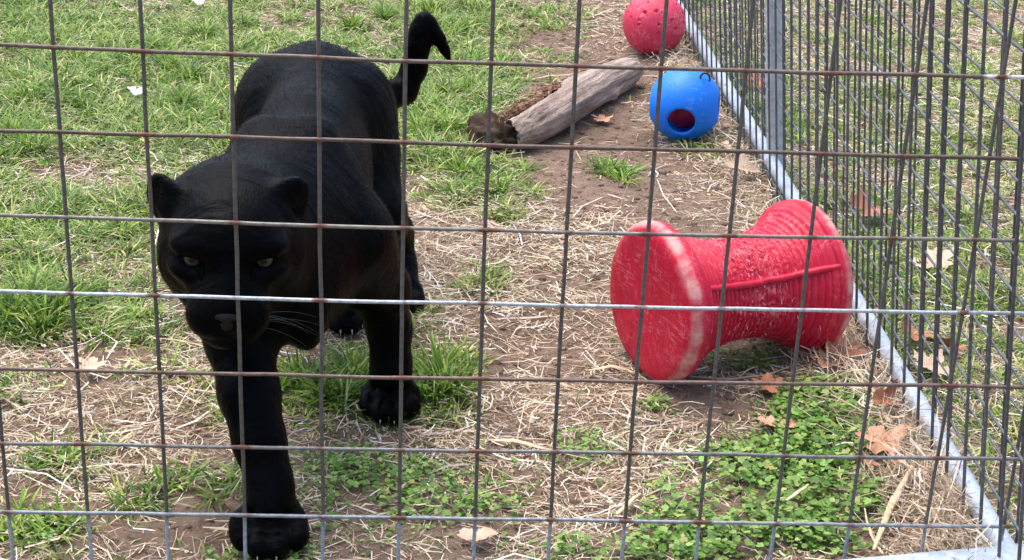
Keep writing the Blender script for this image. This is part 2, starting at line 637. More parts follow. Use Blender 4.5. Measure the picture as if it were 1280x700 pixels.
def blades(x, y, L, W, azim, th0, bend, col, z0=None):
    n = len(x)
    z = height(x, y) if z0 is None else z0
    p = np.stack([x, y, z], -1)
    h = np.stack([np.cos(azim), np.sin(azim), np.zeros(n)], -1)
    side = np.stack([-np.sin(azim), np.cos(azim), np.zeros(n)], -1)
    roll = rng.uniform(-.6, .6, n)
    V = []
    th = th0.copy()
    for i, w in enumerate((1, .95, .65, 0)):
        s = side * np.cos(roll)[:, None] + np.array([0, 0, 1.]) * np.sin(roll)[:, None]
        if w:
            V += [p - s * (W * w / 2)[:, None], p + s * (W * w / 2)[:, None]]
        else:
            V.append(p)
        p = p + (h * np.sin(th)[:, None] + np.array([0, 0, 1.]) * np.cos(th)[:, None]) * (L / 3)[:, None]
        th = np.minimum(th + bend, 1.95)
    V = np.stack(V, 1)
    V[:, :, 2] = np.maximum(V[:, :, 2], z[:, None] - .002)
    b = np.arange(n)[:, None] * 7
    F = np.concatenate([b + np.array(t) for t in ((0, 1, 3), (0, 3, 2), (2, 3, 5), (2, 5, 4), (4, 5, 6))], 0)
    c = np.repeat(col, 7, 0)
    return V.reshape(-1, 3), F, c


def palette(n, cols, w, jit=.12):
    c = np.array([lin(*k)[:3] for k in cols])
    k = rng.choice(len(c), n, p=np.array(w) / np.sum(w))
    out = c[k] * (1 + rng.normal(0, jit, (n, 1)))
    return np.clip(out * (1 + rng.normal(0, .04, (n, 3))), .004, .9)


def combine(parts):
    V, F, C, o = [], [], [], 0
    for v, f, c in parts:
        V.append(v)
        F.append(f + o)
        C.append(c)
        o += len(v)
    return np.vstack(V), np.vstack(F), np.vstack(C)


GREENS = [(106, 144, 46), (134, 164, 64), (82, 118, 42), (166, 184, 94), (202, 196, 146), (72, 108, 46)]
# tufts of grass: blades spread out from a common root
x, y = scatter(36000)
lawn, ivy, bare, hay = density(x, y)
k = rng.random(len(x)) < lawn * .72
tx, ty, tl = x[k], y[k], lawn[k]
nb = rng.integers(14, 34, len(tx))
rep = np.repeat(np.arange(len(tx)), nb)
az_ = rng.uniform(0, 2 * math.pi, len(rep))
rad = np.abs(rng.normal(0, .016, len(rep)))
bx, by = tx[rep] + np.cos(az_) * rad, ty[rep] + np.sin(az_) * rad
tuft_len = rng.uniform(.030, .062, len(tx)) * np.clip(.7 + .4 * tl, .7, 1.25)
L = tuft_len[rep] * rng.uniform(.55, 1.25, len(rep))
hue = rng.normal(0, 1, len(tx))[rep]
col = palette(len(rep), GREENS, [5, 5, 3.5, 3, 2.4, 2.5])
col = col * (1 + .13 * hue[:, None] * np.array([1, .8, .6]))
part1 = blades(bx, by, L, rng.uniform(.0022, .0046, len(rep)), az_ + rng.normal(0, .5, len(rep)),
               rng.uniform(.55, 1.35, len(rep)), rng.uniform(.05, .55, len(rep)), np.clip(col, .01, .9))
# big coarse tufts
TUFTS = [(30, 385, 1.5), (75, 392, 1.4), (52, 412, 1.35), (10, 405, 1.3), (95, 375, 1.2), (545, 470, 1.3), (560, 488, 1.2), (530, 492, 1.1), (440, 470, 1.15), (405, 488, 1.1),
         (470, 492, 1.1), (376, 470, 1.0), (430, 500, 1.0), (350, 480, .9), (70, 566, .9), (45, 660, .95), (80, 650, .85), (190, 612, .8), (575, 215, 1.1), (560, 120, 1.1),
         (180, 60, 1.1), (260, 45, 1.2), (300, 30, 1.1), (60, 30, 1.0), (40, 190, 1.2), (15, 170, 1.2), (210, 85, 1.2), (225, 130, 1.1), (100, 130, 1.1), (440, 35, 1.2), (480, 25, 1.1), (540, 15, 1.2), (585, 10, 1.1),
         (280, 180, 1.0), (150, 290, .9), (560, 165, 1.1), (620, 240, 1.0), (766, 212, .7), (160, 75, 1.1), (240, 100, 1.1)]
bp = []
for px_, py_, s_ in TUFTS:
    g = ground_at(px_, py_)
    s_ = s_ * (.5 if py_ > 540 else .78)
    n = int(100 * s_)
    a = rng.uniform(0, 2 * math.pi, n)
    rr_ = np.abs(rng.normal(0, .022, n))
    c = palette(n, [(98, 134, 40), (124, 154, 52), (78, 112, 38), (156, 178, 80), (64, 96, 40)], [4, 4, 3, 2, 2])
    bp.append(blades(g[0] + np.cos(a) * rr_, g[1] + np.sin(a) * rr_, rng.uniform(.045, .085, n) * s_, rng.uniform(.0034, .006, n),
                     a + rng.normal(0, .4, n), rng.uniform(.2, .9, n), rng.uniform(.2, .55, n), c))
# short sparse blades nearly everywhere
x, y = scatter(90000)
lawn, ivy, bare, hay = density(x, y)
k = rng.random(len(x)) < np.clip(lawn * .55 + .10 * (1 - bare) + .12 * ivy, 0, 1)
x, y = x[k], y[k]
n = len(x)
part3 = blades(x, y, rng.uniform(.012, .035, n), rng.uniform(.0018, .0036, n), rng.uniform(0, 6.28, n), rng.uniform(.2, 1.3, n), rng.uniform(.1, .6, n),
               palette(n, GREENS + [(150, 140, 96)], [4, 3, 4, 2, 2, 3, 2]))
V, F, C = combine([part1, part3] + bp)
print('grass tris', len(F))
tag(link('grass', mesh_np('grass', V, F, False, C), M_GRASS), 'short green grass growing in tufts across the enclosure', 'grass', kind='stuff')


def strands(x, y, L, W, azim, pitch, kink, lift, col):
    n = len(x)
    z = height(x, y) + lift
    d = lambda a, p: np.stack([np.cos(a) * np.cos(p), np.sin(a) * np.cos(p), np.sin(p)], -1)
    c0 = np.stack([x, y, z], -1)
    a0, a1 = azim - kink, azim + kink
    p0 = c0 - d(a0, pitch) * (L / 2)[:, None]
    p2 = c0 + d(a1, pitch * rng.uniform(-.4, 1.1, n)) * (L / 2)[:, None]
    P = np.stack([p0, c0, p2], 1)
    roll = rng.uniform(-1.0, 1.0, n)
    side = np.stack([-np.sin(azim) * np.cos(roll), np.cos(azim) * np.cos(roll), np.sin(roll)], -1)
    wt = np.array([.75, 1, .55])
    off = side[:, None] * (W[:, None] * wt / 2)[:, :, None]
    V = np.stack([P - off, P + off], 2).reshape(n, 6, 3)
    gz = height(V[..., 0], V[..., 1])
    V[..., 2] = np.maximum(V[..., 2], gz + .0006)
    b = np.arange(n)[:, None] * 6
    F = np.concatenate([b + np.array(t) for t in ((0, 1, 3), (0, 3, 2), (2, 3, 5), (2, 5, 4))], 0)
    return V.reshape(-1, 3), F, np.repeat(col, 6, 0)


STRAWS = [(224, 208, 182), (204, 184, 156), (236, 224, 204), (172, 150, 126), (246, 238, 224), (140, 118, 98)]
x, y = scatter(520000, .15)
lawn, ivy, bare, hay = density(x, y)
inside = x < RAIL_X(y)
p = np.clip((.50 + .15 * ~inside) + .60 * hay - .72 * bare * (1 - .4 * hay) - .34 * np.clip(ivy, 0, 1) + .0 * lawn, .05, 1)
p = p * np.clip(.95 + 1.3 * smooth_noise(x, y, .11, 31), .08, 1.7)
k = rng.random(len(x)) < p
x, y, hy = x[k], y[k], hay[k]
n = len(x)
L = np.exp(rng.normal(math.log(.023), .65, n)).clip(.006, .13)
part_a = strands(x, y, L, rng.uniform(.0008, .0023, n), rng.uniform(0, 6.28, n), rng.normal(0, .13, n), rng.normal(0, .22, n),
                 rng.exponential(.003, n) * (1 + hy) + .012 * np.clip(lawn[k], 0, 1) * rng.random(n), palette(n, STRAWS, [5, 6, 2.5, 6, 1.2, 5], .18))
# long pale stalks
x, y = scatter(9000)
lawn, ivy, bare, hay = density(x, y)
k = rng.random(len(x)) < np.clip(.12 + .5 * hay - .3 * bare, .04, 1)
x, y = x[k], y[k]
n = len(x)
part_b = strands(x, y, rng.uniform(.05, .14, n), rng.uniform(.0018, .0034, n), rng.uniform(0, 6.28, n), rng.normal(0, .10, n), rng.normal(0, .25, n),
                 rng.exponential(.006, n) + .004, palette(n, STRAWS, [4, 2, 4, 1, 4, 1]))
# the bank of hay that has caught along the foot of the side fence
n = 15000
y = rng.uniform(-.25, 2.9, n) ** 1.0
y = np.where(rng.random(n) < .6, rng.uniform(-.2, .75, n), y)
x = RAIL_X(y) - .055 + rng.normal(0, .040, n)
x = np.minimum(x, RAIL_X(y) + .01)
part_c = strands(x, y, rng.uniform(.02, .11, n), rng.uniform(.001, .0026, n), rng.normal(1.45, 1.0, n), rng.normal(.15, .45, n), rng.normal(0, .35, n),
                 rng.exponential(.010, n), palette(n, STRAWS, [4, 5, 2, 5, 1, 4]))
x, y = scatter(26000, .1)
lawn, ivy, bare, hay = density(x, y)
k = rng.random(len(x)) < np.clip(.25 + .5 * hay - .3 * bare, .08, 1)
x, y = x[k], y[k]
n = len(x)
part_d = strands(x, y, rng.uniform(.006, .03, n), rng.uniform(.002, .0055, n), rng.uniform(0, 6.28, n), rng.normal(0, .10, n), rng.normal(0, .4, n),
                 rng.exponential(.003, n), palette(n, STRAWS + [(120, 98, 80)], [2, 4, 1, 5, .5, 5, 4], .2))
V, F, C = combine([part_a, part_b, part_c, part_d])
print('straw tris', len(F))
tag(link('straw', mesh_np('straw', V, F, False, C), M_STRAW), 'pale dry straw strewn over the soil and banked along the fence', 'straw', kind='stuff')

# ground ivy: small round scalloped leaves on short stalks
x = np.concatenate([rng.uniform(.0, 1.42, 72000), rng.uniform(AREA[0], AREA[1], 40000)])
y = np.concatenate([rng.uniform(-.12, .95, 72000), rng.uniform(AREA[2], AREA[3], 40000)])
lawn, ivy, bare, hay = density(x, y)
k = rng.random(len(x)) < np.clip(ivy, 0, 1) ** 1.3 * .55 * np.clip(.9 + 1.7 * smooth_noise(x, y, .09, 41), .0, 2)
x, y, iv = x[k], y[k], ivy[k]
n = len(x)
R_ = rng.uniform(.0030, .0076, n) * np.clip(.40 + .6 * iv, .5, 1.0)
lift = rng.uniform(.004, .026, n) * np.clip(iv, .4, 1)
c0 = np.stack([x, y, height(x, y) + lift], -1)
az_ = rng.uniform(0, 6.28, n)
tilt = np.abs(rng.normal(0, .45, n))
nrm = np.stack([np.cos(az_) * np.sin(tilt), np.sin(az_) * np.sin(tilt), np.cos(tilt)], -1)
e1 = np.cross(nrm, np.array([.3, .9, .1]))
e1 /= np.linalg.norm(e1, axis=1)[:, None]
e2 = np.cross(nrm, e1)
rot0 = rng.uniform(0, 6.28, n)
rim_ = []
shape = [.35, 1.0, .86, 1.05, .9, 1.08, .9, 1.05, .86, 1.0]
for i, s_ in enumerate(shape):
    a = rot0 + i / len(shape) * 2 * math.pi
    up_ = .12 * np.cos(3 * (a - rot0))
    rim_.append(c0 + (np.cos(a)[:, None] * e1 + np.sin(a)[:, None] * e2 + (up_ + .18)[:, None] * nrm) * (R_ * s_)[:, None])
V = np.stack([c0] + rim_, 1)
m_ = len(shape)
b = np.arange(n)[:, None] * (m_ + 1)
F = np.concatenate([b + np.array((0, 1 + i, 1 + (i + 1) % m_)) for i in range(m_)], 0)
col = palette(n, [(104, 146, 60), (128, 166, 78), (84, 120, 52), (150, 180, 98), (170, 178, 104)], [5, 5, 3, 3, 1.5])
C = np.repeat(col, m_ + 1, 0).reshape(n, m_ + 1, 3)
C[:, 0] *= .8
print('ivy leaves', n)
tag(link('ground_ivy', mesh_np('ground_ivy', V.reshape(-1, 3), F, False, C.reshape(-1, 3)), M_CLOVER),
    'low green patches of small round leaved ground ivy', 'ground ivy', kind='stuff')

# crumbs of soil
x, y = scatter(60000, .1)
lawn, ivy, bare, hay = density(x, y)
k = rng.random(len(x)) < np.clip(.25 + .6 * bare - .2 * lawn, .03, 1)
x, y = x[k], y[k]
n = len(x)
ico = bmesh.new()
bmesh.ops.create_icosphere(ico, subdivisions=1, radius=1)
iv_ = np.array([v.co[:] for v in ico.verts])
if_ = np.array([[v.index for v in f.verts] for f in ico.faces])
ico.free()
rad = np.exp(rng.normal(math.log(.0030), .6, n)).clip(.001, .013)
V = iv_[None] * rad[:, None, None] * rng.uniform(.6, 1.25, (n, len(iv_), 1)) * np.array([1, 1, .65])
V = V + np.stack([x, y, height(x, y)], -1)[:, None]
F = (np.arange(n)[:, None, None] * len(iv_) + if_[None]).reshape(-1, 3)
tag(link('soil_crumbs', mesh_np('soil_crumbs', V.reshape(-1, 3), F), M_SOIL), 'small crumbs of brown soil on the bare patches', 'soil', kind='stuff')


# ------------------------------------------------------------------ front fence (stands in the plane Y = 0)
ROWS = [[0, 0, 1.118], [0, 0, 1.016], [0, 0, .914], [.0, -.0019, .812], [0.0101, -0.0019, 0.7087], [0.002, -0.0014, 0.6079], [0.0092, -0.0009, 0.4976], [0.0077, 0.0006, 0.3983],
        [0.006, 0.0023, 0.2927], [0.0016, 0.0011, 0.1873], [-0.0001, -0.0003, 0.0843], [0, 0, -.012]]
COLS = [(0, -.8138), (0, -.7122), (0, -.6106), (0, -.5090), (0, -.4074), (0, -.3058), (0, -.2045), (0, -.1033), (.0031, -.0023), (.0004, .1008), (-.0002, .2035), (.0002, .3057), (-.0011, .4084), (-.0011, .5097), (-.0016, .6110), (-.0028, .7117),
        (.0001, .8112), (-.0004, .9124), (.0014, 1.0137), (.0029, 1.1154), (.0038, 1.2198), (-.012, 1.3281)]
ROWC = [(112, 100, 92), (104, 94, 88), (110, 98, 90), (104, 92, 84), (108, 96, 88), (100, 86, 78), (128, 124, 116), (176, 184, 190), (112, 94, 86), (122, 122, 122), (140, 146, 152), (150, 158, 168)]
WIRE_R = .0026
fence = empty('wire_fence', (.55, 0, 0))
tag(fence, 'near wire mesh fence of rusty welded squares across the whole view', 'fence')
colx = np.array([c[1] for c in COLS])
xs = np.arange(-.86, 1.345, .0075)
for (q, rc) in zip(ROWS, ROWC):
    wob = .0011 * smooth_noise(xs, xs * 0 + q[2] * 9, .12, 50)
    path = np.stack([xs, np.full_like(xs, -.0026) + wob, np.polyval(q, xs - .65) + wob], -1)
    near_ = np.argmin(np.abs(xs[:, None] - colx[None]), 1)
    jr = rng.uniform(.25, 1.35, len(colx))[near_]
    joint = jr * np.exp(-(np.min(np.abs(xs[:, None] - colx[None]), 1) / (.004 + .005 * jr)) ** 2)
    v, f = tube(path, WIRE_R * (1 + .16 * joint + .05 * smooth_noise(xs, xs * 0 + q[2] * 5, .02, 52)), 8)
    c = np.ones((len(v), 4), np.float32)
    c[:, :3] = lin(*rc)[:3]
    c[:-2, 3] = np.repeat(joint, 8)
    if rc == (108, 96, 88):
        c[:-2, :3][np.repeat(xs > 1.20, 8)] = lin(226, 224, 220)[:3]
    me = poly_mesh('horizontal_wire', v, f)
    a = me.color_attributes.new('tint', 'FLOAT_COLOR', 'POINT')
    a.data.foreach_set('color', c.ravel())
    link('horizontal_wire', me, M_WIRE, fence)
rowz = np.array([r[2] for r in ROWS])
zs = np.arange(-.015, 1.16, .0075)
for i, (sl_, x0) in enumerate(COLS):
    wob = .0012 * smooth_noise(zs, zs * 0 + i * 3.1, .12, 51)
    path = np.stack([x0 + sl_ * zs + wob, np.full_like(zs, .0023), zs], -1)
    joint = .5 * np.exp(-(np.min(np.abs(zs[:, None] - rowz[None]), 1) / .006) ** 2)
    v, f = tube(path, WIRE_R * .98, 8)
    c = np.ones((len(v), 4), np.float32)
    g_ = .94 + .12 * random.random()
    c[:, :3] = np.array(lin(100, 99, 95)[:3]) * g_
    low = np.repeat(np.clip((.085 - zs) / .02, 0, 1), 8)[:, None]
    c[:-2, :3] = c[:-2, :3] * (1 - low) + np.array(lin(164, 176, 190)[:3]) * low
    c[:-2, 3] = np.repeat(joint, 8)
    me = poly_mesh('vertical_wire', v, f)
    a = me.color_attributes.new('tint', 'FLOAT_COLOR', 'POINT')
    a.data.foreach_set('color', c.ravel())
    link('vertical_wire', me, M_WIRE, fence)


def square_tube(p0, p1, w, t, name, mat, parent, up=(0, 0, 1), bev=.004):
    p0, p1 = Vector(p0), Vector(p1)
    d = (p1 - p0).normalized()
    s = d.cross(Vector(up)).normalized()
    u = s.cross(d).normalized()
    bm = bmesh.new()
    ring = []
    for p in (p0, p1):
        ring.append([bm.verts.new(p + s * (a * w / 2) + u * (b_ * t / 2)) for a, b_ in ((-1, -1), (1, -1), (1, 1), (-1, 1))])
    for i in range(4):
        bm.faces.new((ring[0][i], ring[0][(i + 1) % 4], ring[1][(i + 1) % 4], ring[1][i]))
    bm.faces.new(ring[0][::-1])
    bm.faces.new(ring[1])
    bmesh.ops.recalc_face_normals(bm, faces=bm.faces)
    bmesh.ops.bevel(bm, geom=bm.edges[:], offset=bev, segments=3, affect='EDGES', profile=.5)
    me = bpy.data.meshes.new(name)
    bm.to_mesh(me)
    bm.free()
    me.polygons.foreach_set('use_smooth', np.ones(len(me.polygons), bool))
    return link(name, me, mat, parent)


rail_root = square_tube((.98, -.096, .040), (1.62, .014, .040), .05, .044, 'barrier_rail', M_GALV, None)
tag(rail_root, 'pale galvanised tube lying low at the outer foot of the fence', 'rail')

# ------------------------------------------------------------------ side fence: two layers of mesh on one frame, leaning inwards
LEAN = .115
side = empty('side_fence', (1.32, 1.4, 0))
tag(side, 'leaning double mesh side fence running back along the right', 'fence')
TOPZ = 1.05


def side_pt(y, z, off):
    return np.array([RAIL_X(y) - LEAN * z + off, y, z])


Y0, Y1 = -.13, 3.75
for layer, (off, phase, r0, cc) in enumerate(((-.0235, .015, .0025, (104, 106, 108)), (.0235, .0013, .0020, (92, 95, 100)))):
    ys = np.arange(Y0 + phase, Y1, .0762)
    hz = np.arange(.035 + (.0 if layer == 0 else .006), TOPZ, .1016)
    for y_ in ys:
        z_ = np.arange(.0, TOPZ, .02)
        wob = .0012 * smooth_noise(z_, z_ * 0 + y_ * 31 + layer, .25, 60)
        y2 = y_ + .0025 * random.uniform(-1, 1)
        path = np.stack([RAIL_X(y2) - LEAN * z_ + off, y2 + wob, z_], -1)
        v, f = tube(path, r0, 6)
        c = np.ones((len(v), 4), np.float32) * 0
        gg = .8 + .4 * random.random()
        c[:, :3] = np.array(lin(*cc)[:3]) * gg
        me = poly_mesh('vertical_wire', v, f)
        a = me.color_attributes.new('tint', 'FLOAT_COLOR', 'POINT')
        a.data.foreach_set('color', c.ravel())
        link('vertical_wire', me, M_WIRE, side)
    for z_ in hz:
        y_ = np.arange(Y0, Y1, .03)
        sgn = 1 if layer == 0 else -1
        path = np.stack([RAIL_X(y_) - LEAN * z_ + off + sgn * .0045, y_, np.full_like(y_, z_)], -1)
        v, f = tube(path, r0 * .85, 6)
        c = np.ones((len(v), 4), np.float32) * 0
        c[:, :3] = np.array(lin(122, 127, 133)[:3]) * random.uniform(.7, 1.1)
        c[:, 3] = 0
        me = poly_mesh('horizontal_wire', v, f)
        a = me.color_attributes.new('tint', 'FLOAT_COLOR', 'POINT')
        a.data.foreach_set('color', c.ravel())
        link('horizontal_wire', me, M_WIRE, side)
yr = np.linspace(Y0, Y1, 40)
v, f = tube(np.stack([RAIL_X(yr) - LEAN * .05, yr, np.full_like(yr, .046)], -1), .0160, 20)
link('bottom_rail', poly_mesh('bottom_rail', v, f), M_GALV, side)
square_tube(side_pt(1.60, .03, .012), side_pt(1.60, TOPZ, .012), .030, .056, 'post', M_POST, side, up=(0, 1, 0))
square_tube(side_pt(3.70, .03, 0), side_pt(3.70, TOPZ, 0), .040, .046, 'post', M_POST, side, up=(0, 1, 0))

# ------------------------------------------------------------------ red spool toy
M_SPOOL = toy_material('red_spool_plastic', lin(200, 14, 56), lin(232, 136, 146), .5, rim=lin(212, 176, 168))
M_REDBALL = toy_material('red_ball_plastic', lin(220, 54, 88), lin(238, 156, 164), .6)
M_BLUE = toy_material('blue_ball_plastic', lin(4, 124, 244), lin(120, 186, 246), .25)
M_DARKRED = plain('dark_red_plastic', lin(186, 24, 44), .5)
M_DARK = plain('dark_metal', (.03, .03, .03, 1), .5, .6)

SP_L = np.array([.904, .592, .134])
SP_R = np.array([1.206, .728, .134])
sp_ax = SP_R - SP_L
SP_LEN = np.linalg.norm(sp_ax)
sp_ax /= SP_LEN
R0, R1 = .1370, .087
prof = [(0, 0.0), (.03, .001), (.06, .0005), (.09, 0), (.116, .0005), (.1255, .0025), (.1315, .007), (.1355, .013), (R0, .020), (R0 - .0005, .029), (R0 - .003, .036)]
nr = 190
for i in range(nr):
    t = i / (nr - 1)
    s = .036 + t * (SP_LEN - .072)
    u = abs(2 * t - 1)
    r = R1 + (R0 - .003 - R1) * (u ** 2.4)
    g = (math.sin(t * 2 * math.pi * 27) * .5 + .5) ** 3
    prof.append((r - .0050 * g * (1 if .03 < t < .97 else 0), s))
prof += [(r, SP_LEN - s) for r, s in prof[:11][::-1]]
prof = np.array(prof)
na = 220
ang = np.linspace(0, 2 * math.pi, na, endpoint=False)
rr_ = np.repeat(prof[:, 0][:, None], na, 1)
ss = np.repeat(prof[:, 1][:, None], na, 1)
chew = np.exp(-((ss / SP_LEN - .5) / .22) ** 4)
aa, sx = np.meshgrid(ang, prof[:, 1])
rr_ = rr_ + chew * .0030 * smooth_noise(aa * .1 * 3, sx, .008, 70) * (rr_ > .02)
rr_ = rr_ + .0022 * smooth_noise(aa * .1, sx, .05, 71) * np.clip(rr_ / .1, 0, 1) * (rr_ > .02)
ss = ss + .0025 * smooth_noise(np.cos(aa) * rr_, np.sin(aa) * rr_, .035, 72) * ((sx < .01) | (sx > SP_LEN - .01))
V = np.stack([rr_ * np.cos(aa), rr_ * np.sin(aa), ss], -1)
ids = np.arange(V.shape[0] * na).reshape(-1, na)
F = np.stack([ids[:-1], np.roll(ids[:-1], -1, 1), np.roll(ids[1:], -1, 1), ids[1:]], -1).reshape(-1, 4)
C = np.zeros((V.shape[0], na, 3))
edge = np.minimum(sx, SP_LEN - sx)
face_r = np.clip(rr_ / R0, 0, 1)
streak = smooth_noise(aa * 2.6, face_r * .5, .16, 75)
patch = smooth_noise(aa * .14 * 2, sx, .035, 76, 4)
C[..., 0] = np.exp(-((edge - .015) / .011) ** 4) * (rr_ > .11) * np.clip(.80 + .7 * patch, .35, 1) + (edge < .010) * np.clip(.14 + .40 * smooth_noise(np.cos(aa) * rr_, np.sin(aa) * rr_, .05, 77, 4), 0, .5)
C[..., 1] = chew * np.clip(.75 + .5 * smooth_noise(aa * .1, sx, .04, 73), 0, 1)
spool = empty('spool_toy', tuple((SP_L + SP_R) / 2 * np.array([1, 1, 0])))
tag(spool, 'chewed red plastic spool lying on its side by the side fence', 'toy')
side_v = np.cross(sp_ax, [0, 0, 1.0])
side_v /= np.linalg.norm(side_v)                  # points towards the camera side
up_v = np.cross(side_v, sp_ax)
mat_sp = Matrix(((side_v[0], up_v[0], sp_ax[0], SP_L[0]), (side_v[1], up_v[1], sp_ax[1], SP_L[1]), (side_v[2], up_v[2], sp_ax[2], SP_L[2]), (0, 0, 0, 1)))


def spool_part(name, me, mat):
    o = link(name, me, mat)
    o.parent = spool
    o.matrix_parent_inverse = Matrix.Translation(spool.location).inverted()
    o.matrix_world = mat_sp
    o.matrix_basis = mat_sp
    return o


spool_part('drum', mesh_np('drum', V.reshape(-1, 3), F, True, C.reshape(-1, 3)), M_SPOOL)
# raised seam along the side, following the waist
sm_s = np.linspace(.052, SP_LEN - .030, 60)
sm_r = np.interp(sm_s, prof[11:-11, 1], prof[11:-11, 0])
for kk in range(3):
    sm_r = np.convolve(np.pad(sm_r, 3, mode='edge'), np.ones(7) / 7, 'valid')
th_s = np.radians(30) + .04 * np.sin(sm_s * 30) * .3
path = np.stack([(sm_r + .002) * np.cos(th_s), (sm_r + .002) * np.sin(th_s), sm_s], -1)
path = path + .0016 * np.stack([smooth_noise(sm_s, sm_s * 0 + j_, .012, 78) for j_ in range(3)], -1)
v, f = tube(path, 0.0062 * (1 + .28 * smooth_noise(sm_s, sm_s, .014, 74)), 10)
me = poly_mesh('seam_ridge', v, f)
a = me.color_attributes.new('tint', 'FLOAT_COLOR', 'POINT')
cc = np.zeros((len(v), 4), np.float32)
cc[:, 1] = .25
a.data.foreach_set('color', cc.ravel())
spool_part('seam_ridge', me, M_SPOOL)
# torn shreds of plastic where it has been gnawed
n = 750
s_ = SP_LEN * (.5 + rng.normal(0, .13, n)).clip(.15, .85)
t_ = rng.uniform(0, 6.28, n)
r_s = np.interp(s_, prof[11:-11, 1], prof[11:-11, 0]) + .001
p0 = np.stack([r_s * np.cos(t_), r_s * np.sin(t_), s_], -1)
nr_ = np.stack([np.cos(t_), np.sin(t_), np.zeros(n)], -1)
tg = np.stack([-np.sin(t_), np.cos(t_), np.zeros(n)], -1) * rng.choice([-1, 1], n)[:, None] + rng.normal(0, .35, (n, 3))
Ls = rng.uniform(.003, .012, n)[:, None]
ws = rng.uniform(.0006, .0016, n)[:, None]
zz = np.array([0, 0, 1.0])
p1 = p0 + (tg * .7 + nr_ * .12) * Ls
p2 = p1 + (tg * .35 + nr_ * .25) * Ls * .5
V = np.stack([p0 - zz * ws, p0 + zz * ws, p1 - zz * ws, p1 + zz * ws, p2], 1).reshape(-1, 3)
b = np.arange(n)[:, None] * 5
F = np.concatenate([b + np.array(t) for t in ((0, 1, 3), (0, 3, 2), (2, 3, 4))], 0)
M_SHRED = plain('shredded_plastic', lin(222, 104, 118), .6)
o = spool_part('shreds', mesh_np('shreds', V, F), M_SHRED)
o['kind'] = 'stuff'

# ------------------------------------------------------------------ red ball with tooth marks
rb = ground_at(817, 70)
RBR = .0895
bm = bmesh.new()
bmesh.ops.create_icosphere(bm, subdivisions=6, radius=1)
dirs = np.array([v.co[:] for v in bm.verts])
tri = np.array([[v.index for v in f.verts] for f in bm.faces])
bm.free()
r = np.ones(len(dirs)) * RBR
pit = rng.normal(0, 1, (90, 3))
pit /= np.linalg.norm(pit, axis=1)[:, None]
for i, q in enumerate(pit):
    w_ = random.uniform(.025, .065)
    d_a = np.arccos(np.clip(dirs @ q, -1, 1))
    r -= random.uniform(.005, .012) * np.exp(-(d_a / w_) ** 4) - .0012 * np.exp(-((d_a - w_ * 1.3) / (w_ * .4)) ** 2)
r += .0009 * smooth_noise(dirs[:, 0] + dirs[:, 2] * 1.7, dirs[:, 1] - dirs[:, 2], .2, 80)
o = link('red_ball', mesh_np('red_ball', dirs * r[:, None], tri, True), M_REDBALL)
o.location = (rb[0], rb[1] + .04, RBR - .006)
tag(o, 'red plastic ball full of tooth marks, farthest toy along the fence', 'ball')

# ------------------------------------------------------------------ blue ball with round holes, a dark red ball inside it
bb = ground_at(855, 177)
BC = np.array([bb[0], bb[1] + .035, .083])
BR = .0890
S = Sculpt(BC - .1, BC + .1, .0019)
S.ball(BC, (BR, BR, BR), .001)
S.ball(BC, (BR - .010,) * 3, .001, cut=True)
tocam = CAM_P - BC
tocam /= np.linalg.norm(tocam)
h1 = np.array([-.215, -.94, -.24]); h1 /= np.linalg.norm(h1)
h2 = np.cross(h1, [0, .15, 1.0]); h2 /= np.linalg.norm(h2)
h3 = np.cross(h1, h2)
for h_ in (h1, -h1, h2, -h2):
    rr0 = .034 if abs(h_ @ h1) > .9 else .031
    S.cone(BC + h_ * (BR - .03), BC + h_ * (BR + .02), rr0 * .86, rr0 * 1.06, .008, cut=True)
v, f = S.mesh()
blue = empty('blue_ball', (BC[0], BC[1], 0))
tag(blue, 'blue plastic ball with round holes, standing beside the side fence', 'ball')
link('shell', mesh_np('shell', v, f, True), M_BLUE, blue)
hk = BC + np.array([.036, -.042, .074])
tt = np.linspace(-.5, 4.2, 24)
v, f = tube(np.stack([hk[0] + .011 * np.cos(tt), hk[1] + .006 * np.sin(tt * .7), hk[2] + .012 * np.sin(tt) + .003], -1), .0024, 8)
link('clip', poly_mesh('clip', v, f), M_DARK, blue)
bm = bmesh.new()
bmesh.ops.create_icosphere(bm, subdivisions=4, radius=.044)
me = bpy.data.meshes.new('inner_ball')
for v_ in bm.verts:
    v_.co *= 1 + .015 * math.sin(v_.co.x * 90) * math.sin(v_.co.y * 80) 
bm.to_mesh(me)
bm.free()
me.polygons.foreach_set('use_smooth', np.ones(len(me.polygons), bool))
o = link('inner_ball', me, M_DARKRED)
o.location = BC + np.array([.004, .026, -.022])
tag(o, 'dark red ball showing through the hole inside the blue ball', 'ball')

# ------------------------------------------------------------------ fallen log
M_WOOD = wood_material()
M_BARK = plain('dark_rotten_wood', lin(74, 60, 51), .95, bump_scale=70, bump_d=.01, var=.5, scale=40, spec=.1)
M_PULP = plain('rotten_pulp', lin(164, 122, 98), .95, bump_scale=60, bump_d=.012, var=.45, scale=50, spec=.1)
lg = [ground_at(x_, y_) for x_, y_ in ((632, 188), (668, 176), (712, 150), (752, 125), (790, 103))]
lg = np.array([(p[0], p[1], 0) for p in lg])
lr = np.array([.040, .050, .052, .047, .038])
tq = np.linspace(0, 4, 90)
lp = np.stack([np.interp(tq, range(5), lg[:, i]) for i in range(3)], -1)
lrad = np.interp(tq, range(5), lr)
for kk in range(3):
    lp = np.vstack([lp[:1], (lp[:-2] + lp[1:-1] * 2 + lp[2:]) / 4, lp[-1:]])
ker = np.ones(17) / 17
for i in (0, 1):
    lp[:, i] = np.convolve(np.pad(lp[:, i], 8, mode='reflect', reflect_type='odd'), ker, 'valid')
lp[:, 2] = lrad * .95
log = empty('log', (float(lp[45, 0]), float(lp[45, 1]), 0))
